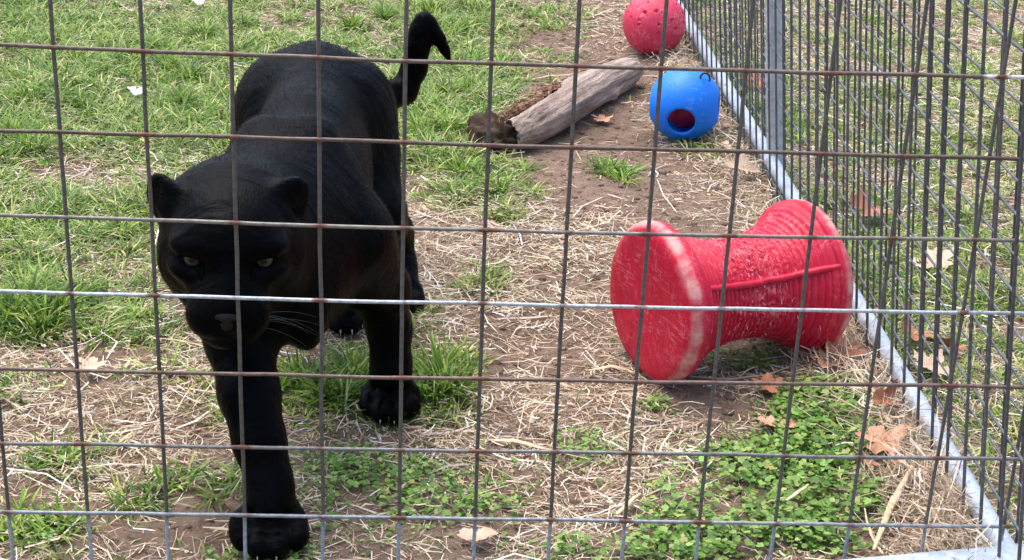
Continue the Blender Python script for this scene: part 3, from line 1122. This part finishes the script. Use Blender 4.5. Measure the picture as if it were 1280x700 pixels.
tag(log, 'weathered grey log lying on bare soil near the two balls', 'log')
tan = np.gradient(lp, axis=0)
tan /= np.linalg.norm(tan, axis=1)[:, None]
sd = np.cross(tan, [0, 0, 1.0])
sd /= np.linalg.norm(sd, axis=1)[:, None]
upv = np.cross(sd, tan)
na = 64
ang = np.linspace(0, 2 * math.pi, na, endpoint=False)
TQ, AA = np.meshgrid(tq, ang, indexing='ij')
rr_ = lrad[:, None] * (1 + .17 * smooth_noise(np.cos(AA) * 1.3 + TQ * .8, np.sin(AA) * 1.3 + TQ * .3, .9, 90)
                       + .10 * smooth_noise(AA * 2.2, TQ * .25, .30, 91, 4) + .02 * smooth_noise(AA * 3, TQ * 4, .3, 92))
# knot
rr_ += .010 * np.exp(-((TQ - 2.9) / .10) ** 2 - ((AA - 5.9) / .35) ** 2)
# rotten hollow along the upper left flank near the butt
hol = np.exp(-((AA - 2.35) / .75) ** 4) * np.clip((2.1 - TQ) / .5, 0, 1)
rr_ -= hol * (.020 + .012 * smooth_noise(AA * 4, TQ * 6, .4, 93))
# ragged broken far end
tail_ = np.clip((TQ - 3.6) / .4, 0, 1)
rr_ *= 1 - .35 * tail_ * (.5 + .5 * smooth_noise(AA * 2, TQ * 0, .5, 94)) * tail_
V = lp[:, None] + rr_[..., None] * (np.cos(AA)[..., None] * sd[:, None] + np.sin(AA)[..., None] * upv[:, None])
ext = smooth_noise(ang * 2, ang * 0, .5, 95)
V[-1] += tan[-1] * (.02 * ext[:, None])
V[0] += tan[0] * (.012 * smooth_noise(ang * 2, ang * 0, .4, 96)[:, None])
ids = np.arange(90 * na).reshape(90, na)
F = np.stack([ids[:-1], np.roll(ids[:-1], -1, 1), np.roll(ids[1:], -1, 1), ids[1:]], -1).reshape(-1, 4)
V = V.reshape(-1, 3)
nv = len(V)
V = np.vstack([V, lp[0] + tan[0] * .03, lp[-1] - tan[-1] * .02])
F = np.vstack([F, [(nv, (j + 1) % na, j, j) for j in range(0)] or np.zeros((0, 4), int)])
me = poly_mesh('trunk', V, [tuple(q) for q in F] + [(nv, j, (j + 1) % na) for j in range(na)] + [(nv + 1, 89 * na + (j + 1) % na, 89 * na + j) for j in range(na)])
link('trunk', me, M_WOOD, log)


def rough_lump(name, c, r, rot_z, mat, parent, seed, amp=.25, flat=1.0):
    bm = bmesh.new()
    bmesh.ops.create_icosphere(bm, subdivisions=4, radius=1)
    d = np.array([v.co[:] for v in bm.verts])
    t = np.array([[v.index for v in f.verts] for f in bm.faces])
    bm.free()
    k = 1 + amp * smooth_noise(d[:, 0] * 2 + d[:, 2] * 1.3, d[:, 1] * 2 - d[:, 2], .7, seed, 4)
    v = d * k[:, None] * np.array(r)
    cz, sz = math.cos(rot_z), math.sin(rot_z)
    v = v @ np.array([[cz, sz, 0], [-sz, cz, 0], [0, 0, 1]]) + np.array(c)
    o = link(name, mesh_np(name, v, t, True), mat, parent)
    return o


la = math.atan2(lp[45, 1] - lp[5, 1], lp[45, 0] - lp[5, 0])
g = ground_at(612, 182)
rough_lump('broken_butt', (g[0] + .005, g[1], .028), (.070, .045, .045), la + 1.3, M_BARK, log, 101, .6)
# crumbling rotten flank on the far side of the trunk
m1 = nodes_of('crumbling_wood')
mt, nt, bs = m1
cc_ = coords(nt)
na_, nb_ = noise(nt, cc_, 45, 8, .75), noise(nt, cc_, 160, 6, .7)
rc_ = ramp(nt, na_.outputs[0], [(.32, lin(60, 44, 36)), (.46, lin(128, 98, 80)), (.58, lin(176, 140, 116)), (.72, lin(206, 182, 160))])
nt.links.new(rc_.outputs[0], bs.inputs['Base Color'])
bs.inputs['Roughness'].default_value = .95
bs.inputs['Specular IOR Level'].default_value = .1
bump(nt, bs, nb_.outputs[0], .9, .008)
M_CRUMB = mt
it_ = np.linspace(0, 66, 170)
cp_ = np.stack([np.interp(it_, range(90), lp[:, i]) for i in range(3)], -1)
sp_ = np.stack([np.interp(it_, range(90), sd[:, i]) for i in range(3)], -1)
rp_ = np.interp(it_, range(90), lrad)
wv = np.linspace(0, 1, 34)
II, WW = np.meshgrid(it_, wv, indexing='ij')
wid = (.055 + .022 * smooth_noise(it_, it_ * 0, 9, 110, 4)) * np.clip((66 - it_) / 14, .15, 1)
out = rp_[:, None] * .35 + WW * (rp_[:, None] * .5 + wid[:, None])
hgt = (rp_[:, None] * (1.62 + .22 * smooth_noise(II, WW * 0, 6, 113, 3))) * (1 - WW ** 2.2) ** .8
cr = smooth_noise(II, WW * 26, 5, 111, 4) + .6 * smooth_noise(II * 3, WW * 80, 4, 112, 2)
PV = cp_[:, None] * np.array([1, 1, 0]) - sp_[:, None] * out[..., None]
PV[..., 2] = np.maximum(hgt + .017 * cr * np.clip(1.2 - WW, .2, 1), -.004)
PV[..., 0] += .008 * smooth_noise(II, WW * 30, 4, 114, 2)
PV[..., 1] += .008 * smooth_noise(II, WW * 30, 4, 115, 2)
ix = np.arange(PV.shape[0] * PV.shape[1]).reshape(PV.shape[:2])
FQ = np.stack([ix[:-1, :-1], ix[:-1, 1:], ix[1:, 1:], ix[1:, :-1]], -1).reshape(-1, 4)
link('rotten_flank', mesh_np('rotten_flank', PV.reshape(-1, 3), FQ), M_CRUMB, log)
n = 420
ii = rng.integers(0, 169, n)
jj = rng.integers(3, 33, n)
x_, y_ = PV[ii, jj, 0] + rng.normal(0, .012, n), PV[ii, jj, 1] + rng.normal(0, .012, n)
z_ = PV[ii, jj, 2] + .004
ln_, wd_ = rng.uniform(.012, .055, n), rng.uniform(.002, .007, n)
a_ = la + rng.normal(0, .5, n)
dv = np.stack([np.cos(a_), np.sin(a_), rng.normal(0, .25, n)], -1)
sv = np.stack([-np.sin(a_), np.cos(a_), rng.normal(0, .4, n)], -1)
c3 = np.stack([x_, y_, z_], -1)
hh = np.array([0, 0, 1.0]) * (wd_ * .35)[:, None]
e_ = dv * (ln_ / 2)[:, None]
w3 = sv * (wd_ / 2)[:, None]
V = np.stack([c3 - e_, c3 - w3 - e_ * .3, c3 + w3 - e_ * .2, c3 + e_, c3 + hh, c3 - hh], 1).reshape(-1, 3)
b_ = np.arange(n)[:, None] * 6
F = np.concatenate([b_ + np.array(t) for t in ((0, 1, 4), (1, 3, 4), (3, 2, 4), (2, 0, 4), (1, 0, 5), (3, 1, 5), (2, 3, 5), (0, 2, 5))], 0)
o = link('splinters', mesh_np('splinters', V, F), M_CRUMB, log)
o['kind'] = 'stuff'


# ------------------------------------------------------------------ fallen leaves, sticks and scraps
def leaf_mesh(name, size, lobes, curl, seed, narrow=1.0):
    r = random.Random(seed)
    n = 44
    rim_ = []
    for i in range(n):
        a = 2 * math.pi * i / n
        lob = abs(math.cos(a * lobes / 2)) ** .7
        rad = size * (.42 + .58 * lob) * (1 + r.uniform(-.10, .10))
        if abs(a - math.pi) < .25:
            rad *= .45
        rim_.append((rad * math.cos(a) * 1.1, rad * math.sin(a) * narrow))
    v, rings = [(0, 0, 0)], 4
    ph = r.uniform(0, 6)
    for k in range(1, rings + 1):
        for i, (x_, y_) in enumerate(rim_):
            t = k / rings
            x2, y2 = x_ * t, y_ * t
            rr0 = math.hypot(x2, y2) / size
            z_ = curl * size * (rr0 ** 2 * (.55 + .6 * math.sin(2 * math.pi * i / n * 2 + ph)) + .25 * abs(y2) / size) + .04 * size * math.sin(i * 2.2) * t * t
            v.append((x2, y2, z_))
    f = [(0, 1 + i, 1 + (i + 1) % n) for i in range(n)]
    for k in range(rings - 1):
        for i in range(n):
            a, b_ = 1 + k * n + i, 1 + k * n + (i + 1) % n
            f.append((a, a + n, b_ + n, b_))
    me = poly_mesh(name, v, f)
    return me


def leaf_mat(name, c1, c2):
    m, nt, b = nodes_of(name)
    c = coords(nt)
    n1 = noise(nt, c, 45, 5, .6)
    r_ = ramp(nt, n1.outputs[0], [(.3, c1), (.65, c2)])
    nt.links.new(r_.outputs[0], b.inputs['Base Color'])
    b.inputs['Roughness'].default_value = .6
    b.inputs['Specular IOR Level'].default_value = .3
    w = N(nt, 'ShaderNodeTexWave', Scale=60, Distortion=3, Detail=2)
    nt.links.new(c, w.inputs[0])
    bump(nt, b, w.outputs[1], .35, .002)
    return m


LM = [leaf_mat('tan_leaf', lin(164, 116, 88), lin(204, 160, 130)), leaf_mat('rust_leaf', lin(132, 80, 56), lin(180, 120, 88)),
      leaf_mat('pale_leaf', lin(174, 146, 122), lin(208, 184, 160)), leaf_mat('brown_leaf', lin(104, 70, 54), lin(150, 108, 86))]
LEAVES = [  # photo spot, size, lobes, curl, material, yaw, tilt, lift, label
    (1095, 583, .042, 5, .35, 0, .5, .25, .022, 'large tan lobed leaf on the ground ivy near the fence'),
    (1098, 540, .030, 3, .9, 1, 1.0, .7, .030, 'curled rust brown leaf standing up on the hay bank'),
    (1118, 604, .017, 3, .4, 0, .1, .2, .018, 'small tan leaf just below the large lobed leaf, right one'),
    (1084, 601, .014, 3, .3, 0, 2.0, .1, .018, 'small tan leaf just below the large lobed leaf, left one'),
    (962, 533, .021, 5, .3, 0, 2.4, .15, .012, 'pinkish tan leaf at the edge of the ground ivy patch'),
    (986, 535, .014, 3, .3, 0, .7, .2, .012, 'small leaf touching the pinkish tan leaf by the ivy'),
    (957, 487, .024, 5, .45, 1, .2, .25, .010, 'brown leaf on bare soil in front of the red spool'),
    (1022, 458, .034, 5, .35, 3, 2.8, .1, .008, 'dull brown leaf flat under the right end of the spool'),
    (1050, 462, .036, 5, .6, 1, .6, .35, .018, 'curled brown leaf between the spool and the side fence'),
    (1030, 470, .022, 3, .5, 0, 1.8, .3, .014, 'tan leaf in the leaf pile beside the spool'),
    (1010, 445, .020, 3, .4, 3, 1.1, .1, .010, 'small dark leaf tucked below the spool rim'),
    (1100, 560, .016, 3, .3, 2, 1.3, .6, .030, 'pale leaf sticking up from the hay bank'),
    (752, 147, .026, 5, .25, 0, .3, .05, .006, 'tan leaf lying between the log and the blue ball'),
    (928, 228, .036, 5, .4, 2, .4, .25, .02, 'pale crumpled leaf in the hay behind the spool'),
    (905, 190, .024, 3, .3, 2, 1.4, .1, .012, 'pale leaf on the ground right of the blue ball'),
    (600, 676, .026, 3, .3, 2, 2.9, .1, .010, 'pale leaf at the bottom edge among ground ivy'),
    (112, 464, .022, 5, .3, 2, .2, .2, .012, 'pale leaf in the straw left of the panther'),
    (1082, 276, .050, 5, .5, 1, .8, .4, .03, 'orange brown leaf behind the side fence right of the spool'),
    (1132, 425, .040, 5, .6, 1, 1.2, .8, .03, 'rust leaf leaning outside the side fence'),
    (1165, 330, .045, 5, .2, 2, .3, .1, .01, 'pale leaf lying flat outside the side fence'),
    (945, 108, .045, 5, .4, 1, .2, .4, .02, 'brown leaf outside the fence behind the blue ball'),
    (1180, 440, .035, 3, .4, 1, 2.2, .5, .02, 'small rust leaf outside the fence near the rail'),
    (1160, 470, .040, 5, .3, 2, 1.0, .3, .02, 'pale curled leaf outside the fence near the rail'),
]
for i, (px_, py_, s_, lo_, cu, mi, yaw, tl_, lf, lab) in enumerate(LEAVES):
    g = ground_at(px_, py_, .01)
    o = link('fallen_leaf', leaf_mesh('fallen_leaf', s_ * 1.08, lo_, cu, 200 + i, random.uniform(.7, 1)), LM[mi])
    o.location = (g[0], g[1], float(height(np.array([g[0]]), np.array([g[1]]))[0]) + lf + .008)
    o.rotation_euler = (tl_, random.uniform(-.2, .2), yaw)
    tag(o, lab, 'leaf', 'fallen leaves')

M_STICK = plain('split_pale_stick', lin(206, 184, 150), .7, bump_scale=120, bump_d=.002, var=.25, scale=60)
M_TWIG = plain('grey_twig', lin(150, 132, 116), .8, bump_scale=120, bump_d=.002, var=.3, scale=60)


def stick(pts, rads, lab, mat, flat=.45, name='stick'):
    P = []
    for (px_, py_, z_) in pts:
        g = ground_at(px_, py_, z_)
        P.append((g[0], g[1], z_ + float(height(np.array([g[0]]), np.array([g[1]]))[0])))
    P = np.array(P)
    t = np.linspace(0, len(P) - 1, 26)
    path = np.stack([np.interp(t, range(len(P)), P[:, i]) for i in range(3)], -1)
    path[:, 2] += .0012 * smooth_noise(t, t * 0, .4, int(pts[0][0]))
    path[:, 0] += .0015 * smooth_noise(t, t * 0 + 5, .5, int(pts[0][1]))
    rad_ = np.interp(t, np.linspace(0, len(P) - 1, len(rads)), rads)
    v, f = tube(path, rad_ * (1 + .2 * smooth_noise(t, t * 0 + 9, .3, 5)), 9)
    c = np.repeat(path, 9, 0)
    v[:-2, 2] = c[:, 2] + (v[:-2, 2] - c[:, 2]) * flat
    o = link(name, poly_mesh(name, v, f), mat)
    return tag(o, lab, name, 'sticks on the ground')


stick([(1137, 602, .035), (1112, 645, .022), (1092, 690, .018)], [.002, .0055, .005, .003], 'pale split stick slanting down beside the hay bank', M_STICK)
stick([(1080, 640, .03), (1088, 672, .016), (1103, 697, .014)], [.001, .0022, .002], 'thin pale stalk crossing the foot of the split stick', M_STICK)
stick([(600, 541, .008), (645, 545, .012), (690, 557, .008)], [.0015, .005, .0055, .002], 'long flat pale stalk lying in straw right of the panther', M_STICK, .2)
stick([(735, 462, .008), (765, 458, .012), (800, 465, .006)], [.001, .004, .0045, .001], 'pale flat straw stalk lying at the spool left foot', M_STICK, .2)
stick([(860, 472, .010), (910, 470, .012), (962, 468, .01), (1000, 455, .012)], [.0015, .0025, .0025, .001], 'thin grey twig under the waist of the spool', M_TWIG, .9)
stick([(1046, 442, .012), (1056, 425, .02), (1058, 405, .03)], [.003, .004, .003], 'curved pale twig at the right rim of the spool', M_STICK, .8)
stick([(983, 625, .03), (995, 615, .034), (1010, 605, .036)], [.002, .003, .002], 'short pale stick lying on top of the ground ivy', M_STICK, .6)
stick([(770, 640, .012), (785, 628, .016), (800, 612, .016)], [.003, .004, .003], 'short stubby stick in straw near the bottom wires', M_STICK, .8)
stick([(664, 96, .006), (690, 92, .01), (720, 88, .006)], [.002, .004, .002], 'pale stalk on bare soil above the log', M_STICK, .4)
stick([(735, 20, .006), (760, 12, .01), (772, 10, .006)], [.002, .004, .002], 'pale stalk lying just left of the red ball', M_STICK, .5)

M_WHITE = plain('white_scrap', lin(232, 232, 236), .6, var=.08)
for px_, py_, s_, lab in ((168, 117, .020, 'white scrap lying in the grass left of the panther'), (246, 5, .018, 'white scrap in the grass at the top edge')):
    g = ground_at(px_, py_, .03)
    o = link('white_scrap', leaf_mesh('white_scrap', s_, 3, .7, int(px_), .8), M_WHITE)
    o.location = (g[0], g[1], .034)
    o.rotation_euler = (.5, .2, .4)
    tag(o, lab, 'scrap', 'white scraps in the grass')

# ------------------------------------------------------------------ the black panther, walking towards the fence
cat = empty('panther', (.34, .5, 0))
tag(cat, 'black panther prowling towards the fence with its head lowered', 'panther')
S = Sculpt((.10, -.06, -.012), (.68, 1.34, .60), .0034)

# head frame, origin between the eyes
H_O = np.array([.2825, .100, .415])
H_F = np.array([.06, -.965, -.255])
H_F /= np.linalg.norm(H_F)
H_R = np.cross(H_F, [.02, 0, 1.0])
H_R /= np.linalg.norm(H_R)
H_U = np.cross(H_R, H_F)
HB = np.stack([H_R, H_F, H_U])


def hp(r, f, u):
    return H_O + r * H_R + f * H_F + u * H_U


def hball(r, f, u, rad, k=.02, cut=False, rot=None):
    S.ball(hp(r, f, u), rad, k, cut, HB if rot is None else rot)


def rot3(axis_, ang_):
    return np.array(Matrix.Rotation(ang_, 3, Vector(axis_)))


# trunk
S.ball((.335, .955, .315), (.128, .135, .135), .05)            # pelvis
S.ball((.338, .78, .312), (.096, .20, .122), .07)              # loin
S.ball((.343, .56, .300), (.098, .22, .130), .08)              # ribs
S.ball((.348, .36, .325), (.106, .15, .128), .06)              # chest
S.ball((.338, .27, .300), (.078, .10, .078), .04)              # breast
S.cone((.332, .93, .410), (.330, .70, .392), .045, .045, .06)   # spine
S.cone((.332, .70, .385), (.332, .40, .410), .042, .042, .05)
S.ball((.272, .935, .360), (.058, .085, .062), .05)              # hips
S.ball((.400, .935, .360), (.058, .085, .062), .05)
# shoulder blades
S.cone((.300, .41, .460), (.270, .27, .340), .038, .054, .035)
S.ball((.264, .285, .295), (.048, .062, .075), .03)
S.cone((.368, .42, .458), (.420, .36, .335), .040, .058, .035)
S.ball((.440, .405, .290), (.046, .066, .085), .03)
# neck
S.cone((.290, .20, .410), (.330, .38, .395), .074, .090, .05)
S.ball((.308, .26, .36), (.076, .10, .080), .05)
S.ball((.372, .215, .264), (.026, .032, .040), .02)             # loose skin under the chest

# fore leg stepping out (its right, photo left)
S.chain([((.262, .26, .320), .058), ((.280, .205, .245), .044), ((.298, .150, .185), .037), ((.315, .112, .130), .0310), ((.331, .085, .080), .0262), ((.333, .070, .045), .033)], .03)
# other fore leg
S.chain([((.422, .37, .330), .062), ((.466, .45, .215), .042), ((.482, .458, .140), .0295), ((.485, .455, .080), .0270), ((.485, .445, .045), .031)], .03)
# hind leg on the photo's right
S.ball((.408, .93, .280), (.064, .110, .130), .04)
S.chain([((.412, .90, .26), .072), ((.442, .82, .190), .053), ((.470, .93, .115), .036), ((.484, .905, .055), .030), ((.487, .86, .032), .032)], .03)
# hind leg further away
S.ball((.252, .93, .290), (.062, .110, .135), .04)
S.chain([((.262, .90, .26), .072), ((.290, .80, .190), .052), ((.345, .88, .115), .036), ((.382, .82, .055), .030), ((.392, .77, .030), .032)], .03)


def paw(c, yaw, w, length, claws=True, lift=0):
    """four toes and a heel pad; yaw 0 faces the camera side (-Y)"""
    m = np.array(Matrix.Rotation(yaw, 3, 'Z'))
    q = lambda x_, y_, z_: np.array(c) + m @ np.array([x_, y_, z_])
    S.ball(q(0, .018, .030), (w * .46, length * .50, .032), .02, rot=m.T)
    tips = []
    for i, (tx_, ty_) in enumerate(((-.39, .004), (-.135, -.020), (.135, -.020), (.39, .004))):
        a = q(tx_ * w * .85, .004, .030)
        b_ = q(tx_ * w, ty_ - length * .30, .020)
        S.cone(a, b_, .020, .0175, .006)
        S.ball(q(tx_ * w, ty_ - length * .34, .019), (w * .155, .021, .0195), .005, rot=m.T)
        tips.append((q(tx_ * w, ty_ - length * .34 - .019, .016), m @ np.array([tx_ * .2, -1, -.55])))
    for tx_ in (-.26, 0, .26):
        S.cone(q(tx_ * w, -length * .72, .055), q(tx_ * w, -length * .18, .052), .006, .004, .012, cut=True)
    return tips


TIPS = []
TIPS += paw((.332, .070, -.002), .02, .094, .070)
TIPS += paw((.485, .455, -.002), -.05, .082, .066)
TIPS += paw((.489, .850, -.002), .1, .074, .064)
TIPS += paw((.394, .775, .000), .1, .074, .064)
# dew claw side of the leading paw
S.ball((.291, .062, .030), (.014, .018, .020), .010)

# head
hball(0, -.085, .004, (.083, .098, .064), .03)                  # skull
hball(0, -.030, .020, (.052, .050, .034), .03)                  # forehead
for s in (-1, 1):
    hball(s * .056, -.055, -.042, (.042, .060, .054), .03)      # cheeks
    hball(s * .044, -.004, .014, (.030, .020, .0125), .024)      # brow
    hball(s * .052, .000, -.022, (.024, .022, .014), .016)      # cheek bone
    hball(s * .0225, .044, -.070, (.0285, .031, .0255), .020)    # whisker pads
    S.cone(hp(s * .050, -.080, -.085), hp(s * .018, .022, -.100), .034, .024, .03)   # jaw
S.cone(hp(0, -.010, .006), hp(0, .050, -.040), .031, .0225, .025)
hball(0, .052, -.050, (.018, .014, .014), .012)
hball(0, .034, -.104, (.028, .026, .019), .016)                 # chin
for s in (-1, 1):
    S.cone(hp(s * .026, -.010, -.030), hp(s * .024, .036, -.056), .024, .021, .03)   # side of the nose
# line of the mouth
for s in (-1, 1):
    S.cone(hp(0, .080, -.086), hp(s * .020, .075, -.094), .0030, .0030, .006, cut=True)
    S.cone(hp(s * .020, .075, -.094), hp(s * .054, .030, -.096), .0030, .0026, .006, cut=True)
    rl = np.array(Matrix.Rotation(s * .14, 3, 'Y')) @ HB
    S.ball(hp(s * .0465, .022, -.003), (.0160, .020, .0078), .007, cut=True, rot=rl)     # eye sockets
    S.cone(hp(s * .0335, .024, -.010), hp(s * .0300, .032, -.030), .0030, .0012, .007, cut=True)   # tear line
    S.cone(hp(s * .034, .0145, -.0150), hp(s * .058, .0085, -.0105), .0035, .0030, .006)         # lower lid
    S.cone(hp(s * .033, .0150, .0058), hp(s * .060, .0085, .0075), .0042, .0035, .007)          # upper lid
S.cone(hp(0, .078, -.062), hp(0, .080, -.086), .0020, .0020, .005, cut=True)
# ears: cupped and rounded, turned outwards
for s in (-1, 1):
    yaw_ = s * (.70 if s > 0 else .40)
    e_r = math.cos(yaw_) * H_R - math.sin(yaw_) * H_F
    e_f = math.cos(yaw_) * H_F + math.sin(yaw_) * H_R
    tilt_ = -.62 if s < 0 else .34
    e_u = math.cos(tilt_) * H_U + math.sin(tilt_) * e_r
    e_r2 = math.cos(tilt_) * e_r - math.sin(tilt_) * H_U
    B = np.stack([e_r2, e_f, e_u])
    c = hp(-.070, -.080, .027) if s < 0 else hp(.084, -.080, .024)
    S.ball(c, (.032, .013, .041), .016, rot=B)
    S.ball(c + e_f * .016 + e_u * .009 + e_r2 * s * .003, (.022, .012, .029), .008, cut=True, rot=B)
    S.cone(hp(s * .052, -.092, .016), c, .032, .016, .025)

# tail: out from the rump, up, and hooked over at the tip
S.chain([((.395, 1.050, .350), .036), ((.448, 1.110, .316), .029), ((.486, 1.140, .322), .0250), ((.505, 1.150, .365), .0238), ((.511, 1.150, .410), .0225),
         ((.517, 1.150, .440), .0200), ((.5225, 1.150, .456), .0160), ((.534, 1.150, .446), .0130), ((.550, 1.150, .424), .0110), ((.562, 1.150, .402), .0080), ((.575, 1.150, .374), .003)], .012)

S.d = S.d + 0
v, f = S.mesh()
print('panther quads', len(f))
# relax the sculpt a little
vv = v.copy()
e = np.vstack([f[:, [0, 1]], f[:, [1, 2]], f[:, [2, 3]], f[:, [3, 0]]])
for it in range(2):
    acc = np.zeros_like(vv)
    cnt = np.zeros(len(vv))
    np.add.at(acc, e[:, 0], vv[e[:, 1]])
    np.add.at(cnt, e[:, 0], 1)
    vv = vv * .5 + .5 * acc / np.maximum(cnt, 1)[:, None]
body_me = mesh_np('body', vv, f, True)
link('body', body_me, M_FUR, cat)

# short coat: fine hairs lying back along the body
tri_c = vv[f].mean(1)
d1, d2 = vv[f[:, 2]] - vv[f[:, 0]], vv[f[:, 3]] - vv[f[:, 1]]
nrm = np.cross(d1, d2)
area = np.linalg.norm(nrm, axis=1)
nrm /= area[:, None] + 1e-12
n = 170000
pick = rng.choice(len(f), n, p=area / area.sum())
p0 = tri_c[pick] + (rng.uniform(-.5, .5, (n, 1)) * d1[pick] + rng.uniform(-.5, .5, (n, 1)) * d2[pick]) * .7
nn = nrm[pick]
flow = np.stack([np.zeros(n), np.full(n, .8), np.full(n, -.55)], -1)
leg = p0[:, 2] < .2
flow[leg] = (0, .15, -1)
hd = (p0 - H_O) @ H_F > -.12
hd &= p0[:, 1] < .22
rel = p0[hd] - hp(0, .06, -.05)
flow[hd] = rel / np.linalg.norm(rel, axis=1)[:, None]
tl = p0[:, 1] > 1.06
flow[tl] = (.3, 0, .7)
flow = flow - (flow * nn).sum(1)[:, None] * nn + rng.normal(0, .18, (n, 3))
flow /= np.linalg.norm(flow, axis=1)[:, None]
Lh = rng.uniform(.005, .0105, n)[:, None]
Lh[hd] *= .55
Lh[leg] *= .75
near_eye = np.zeros(n, bool)
for s in (-1, 1):
    near_eye |= np.linalg.norm(p0 - hp(s * .0455, .008, 0), axis=1) < .02
near_eye |= np.linalg.norm(p0 - hp(0, .062, -.05), axis=1) < .026
sd_ = np.cross(flow, nn)
w_ = .00035
V = np.stack([p0 - sd_ * w_, p0 + sd_ * w_, p0 + flow * Lh + nn * Lh * rng.uniform(.12, .38, (n, 1))], 1)[~near_eye]
F = np.arange(len(V) * 3).reshape(-1, 3)
fur_me = mesh_np('fur', V.reshape(-1, 3), F)
fur_me.polygons.foreach_set('use_smooth', np.ones(len(fur_me.polygons), bool))
vn = np.zeros_like(vv)
for j in range(4):
    np.add.at(vn, f[:, j], nrm * area[:, None])
vn /= np.linalg.norm(vn, axis=1)[:, None] + 1e-12
nn2 = vn[f[pick]].mean(1)[~near_eye]
nn2 /= np.linalg.norm(nn2, axis=1)[:, None]
fur_me.normals_split_custom_set_from_vertices(np.repeat(nn2, 3, 0).tolist())
o = link('fur', fur_me, M_FUR, cat)
o['kind'] = 'stuff'

# eyes
def eye_material():
    m, nt, b = nodes_of('cat_eye')
    c = coords(nt, 'Object')
    sep = nt.nodes.new('ShaderNodeSeparateXYZ')
    nt.links.new(c, sep.inputs[0])
    sq = []
    for i in (0, 2):
        q = N(nt, 'ShaderNodeMath', operation='POWER')
        nt.links.new(sep.outputs[i], q.inputs[0])
        q.inputs[1].default_value = 2
        sq.append(q)
    ad = N(nt, 'ShaderNodeMath', operation='ADD')
    nt.links.new(sq[0].outputs[0], ad.inputs[0])
    nt.links.new(sq[1].outputs[0], ad.inputs[1])
    rt = N(nt, 'ShaderNodeMath', operation='SQRT')
    nt.links.new(ad.outputs[0], rt.inputs[0])
    ml = N(nt, 'ShaderNodeMath', operation='MULTIPLY')
    nt.links.new(rt.outputs[0], ml.inputs[0])
    ml.inputs[1].default_value = 80
    r_ = ramp(nt, ml.outputs[0], [(.0, (.004, .004, .004, 1)), (.29, (.004, .004, .004, 1)), (.35, lin(54, 51, 36)), (.62, lin(78, 73, 52)), (.80, lin(60, 52, 30)), (.86, (.01, .01, .01, 1))])
    nt.links.new(r_.outputs[0], b.inputs['Base Color'])
    b.inputs['Roughness'].default_value = .16
    b.inputs['Specular IOR Level'].default_value = .25
    return m


M_EYE = eye_material()
bm = bmesh.new()
bmesh.ops.create_uvsphere(bm, u_segments=32, v_segments=20, radius=.0125)
eye_me = bpy.data.meshes.new('eye')
bm.to_mesh(eye_me)
bm.free()
eye_me.polygons.foreach_set('use_smooth', np.ones(len(eye_me.polygons), bool))
eye_me.materials.append(M_EYE)
for s in (-1, 1):
    p = hp(s * .0460, .0035, -.0035)
    gaze = CAM_P - p + np.array([-.15, 0, -.75])
    gaze /= np.linalg.norm(gaze)
    q = Vector(-gaze).to_track_quat('Y', 'Z').to_matrix().to_4x4()
    o = link('eye', eye_me, None, cat)
    o.matrix_basis = Matrix.Translation(p) @ q

# nose leather
Sn = Sculpt(hp(0, .06, -.05) - .04, hp(0, .06, -.05) + .04, .0013)
Sn.ball(hp(0, .0690, -.049), (.0175, .0105, .0105), .004, rot=HB)
Sn.ball(hp(0, .0695, -.060), (.0085, .0100, .0090), .006, rot=HB)
for s in (-1, 1):
    Sn.ball(hp(s * .0095, .0785, -.0525), (.0050, .0060, .0034), .002, cut=True, rot=HB)
    Sn.cone(hp(s * .0095, .0785, -.0525), hp(s * .0180, .070, -.049), .0026, .0016, .002, cut=True)
v, f = Sn.mesh()
link('nose', mesh_np('nose', v, f, True), plain('nose_leather', lin(30, 25, 25), .6, spec=.15, bump_scale=400, bump_d=.0008, var=.4, scale=90), cat)

# claws showing at the toes
M_CLAW = plain('claw_horn', lin(150, 140, 128), .4, var=.2)
for i, (p, d) in enumerate(TIPS):
    if i < 8 and i not in (1, 2, 5, 6):
        continue
    d = np.array(d) / np.linalg.norm(d)
    t = np.linspace(0, 1, 6)[:, None]
    path = p - d * .002 + d * t * (.010 if i >= 12 else .006) + np.array([0, 0, -.004]) * t * t
    path[:, 2] = np.maximum(path[:, 2], .003)
    vv_, ff_ = tube(path, np.linspace(.0022, .0004, 6), 7)
    link('claw', poly_mesh('claw', vv_, ff_), M_CLAW, cat)

# whiskers
M_WHISK = plain('whisker', lin(50, 50, 52), .4)
for s in (-1, 1):
    for i in range(7):
        a = hp(s * (.034 + .004 * (i % 3)), .052 - .004 * (i % 3), -.060 - .0065 * (i // 2) - .003 * (i % 2))
        d = s * H_R * 1.0 + H_F * random.uniform(-.45, .1) + H_U * random.uniform(-.35, .10)
        t = np.linspace(0, 1, 9)[:, None]
        path = a + d * t * random.uniform(.055, .085) + np.array([0, 0, -.028]) * t * t
        vv_, ff_ = tube(path, np.linspace(.00045, .00012, 9), 5)
        link('whisker', poly_mesh('whisker', vv_, ff_), M_WHISK, cat)
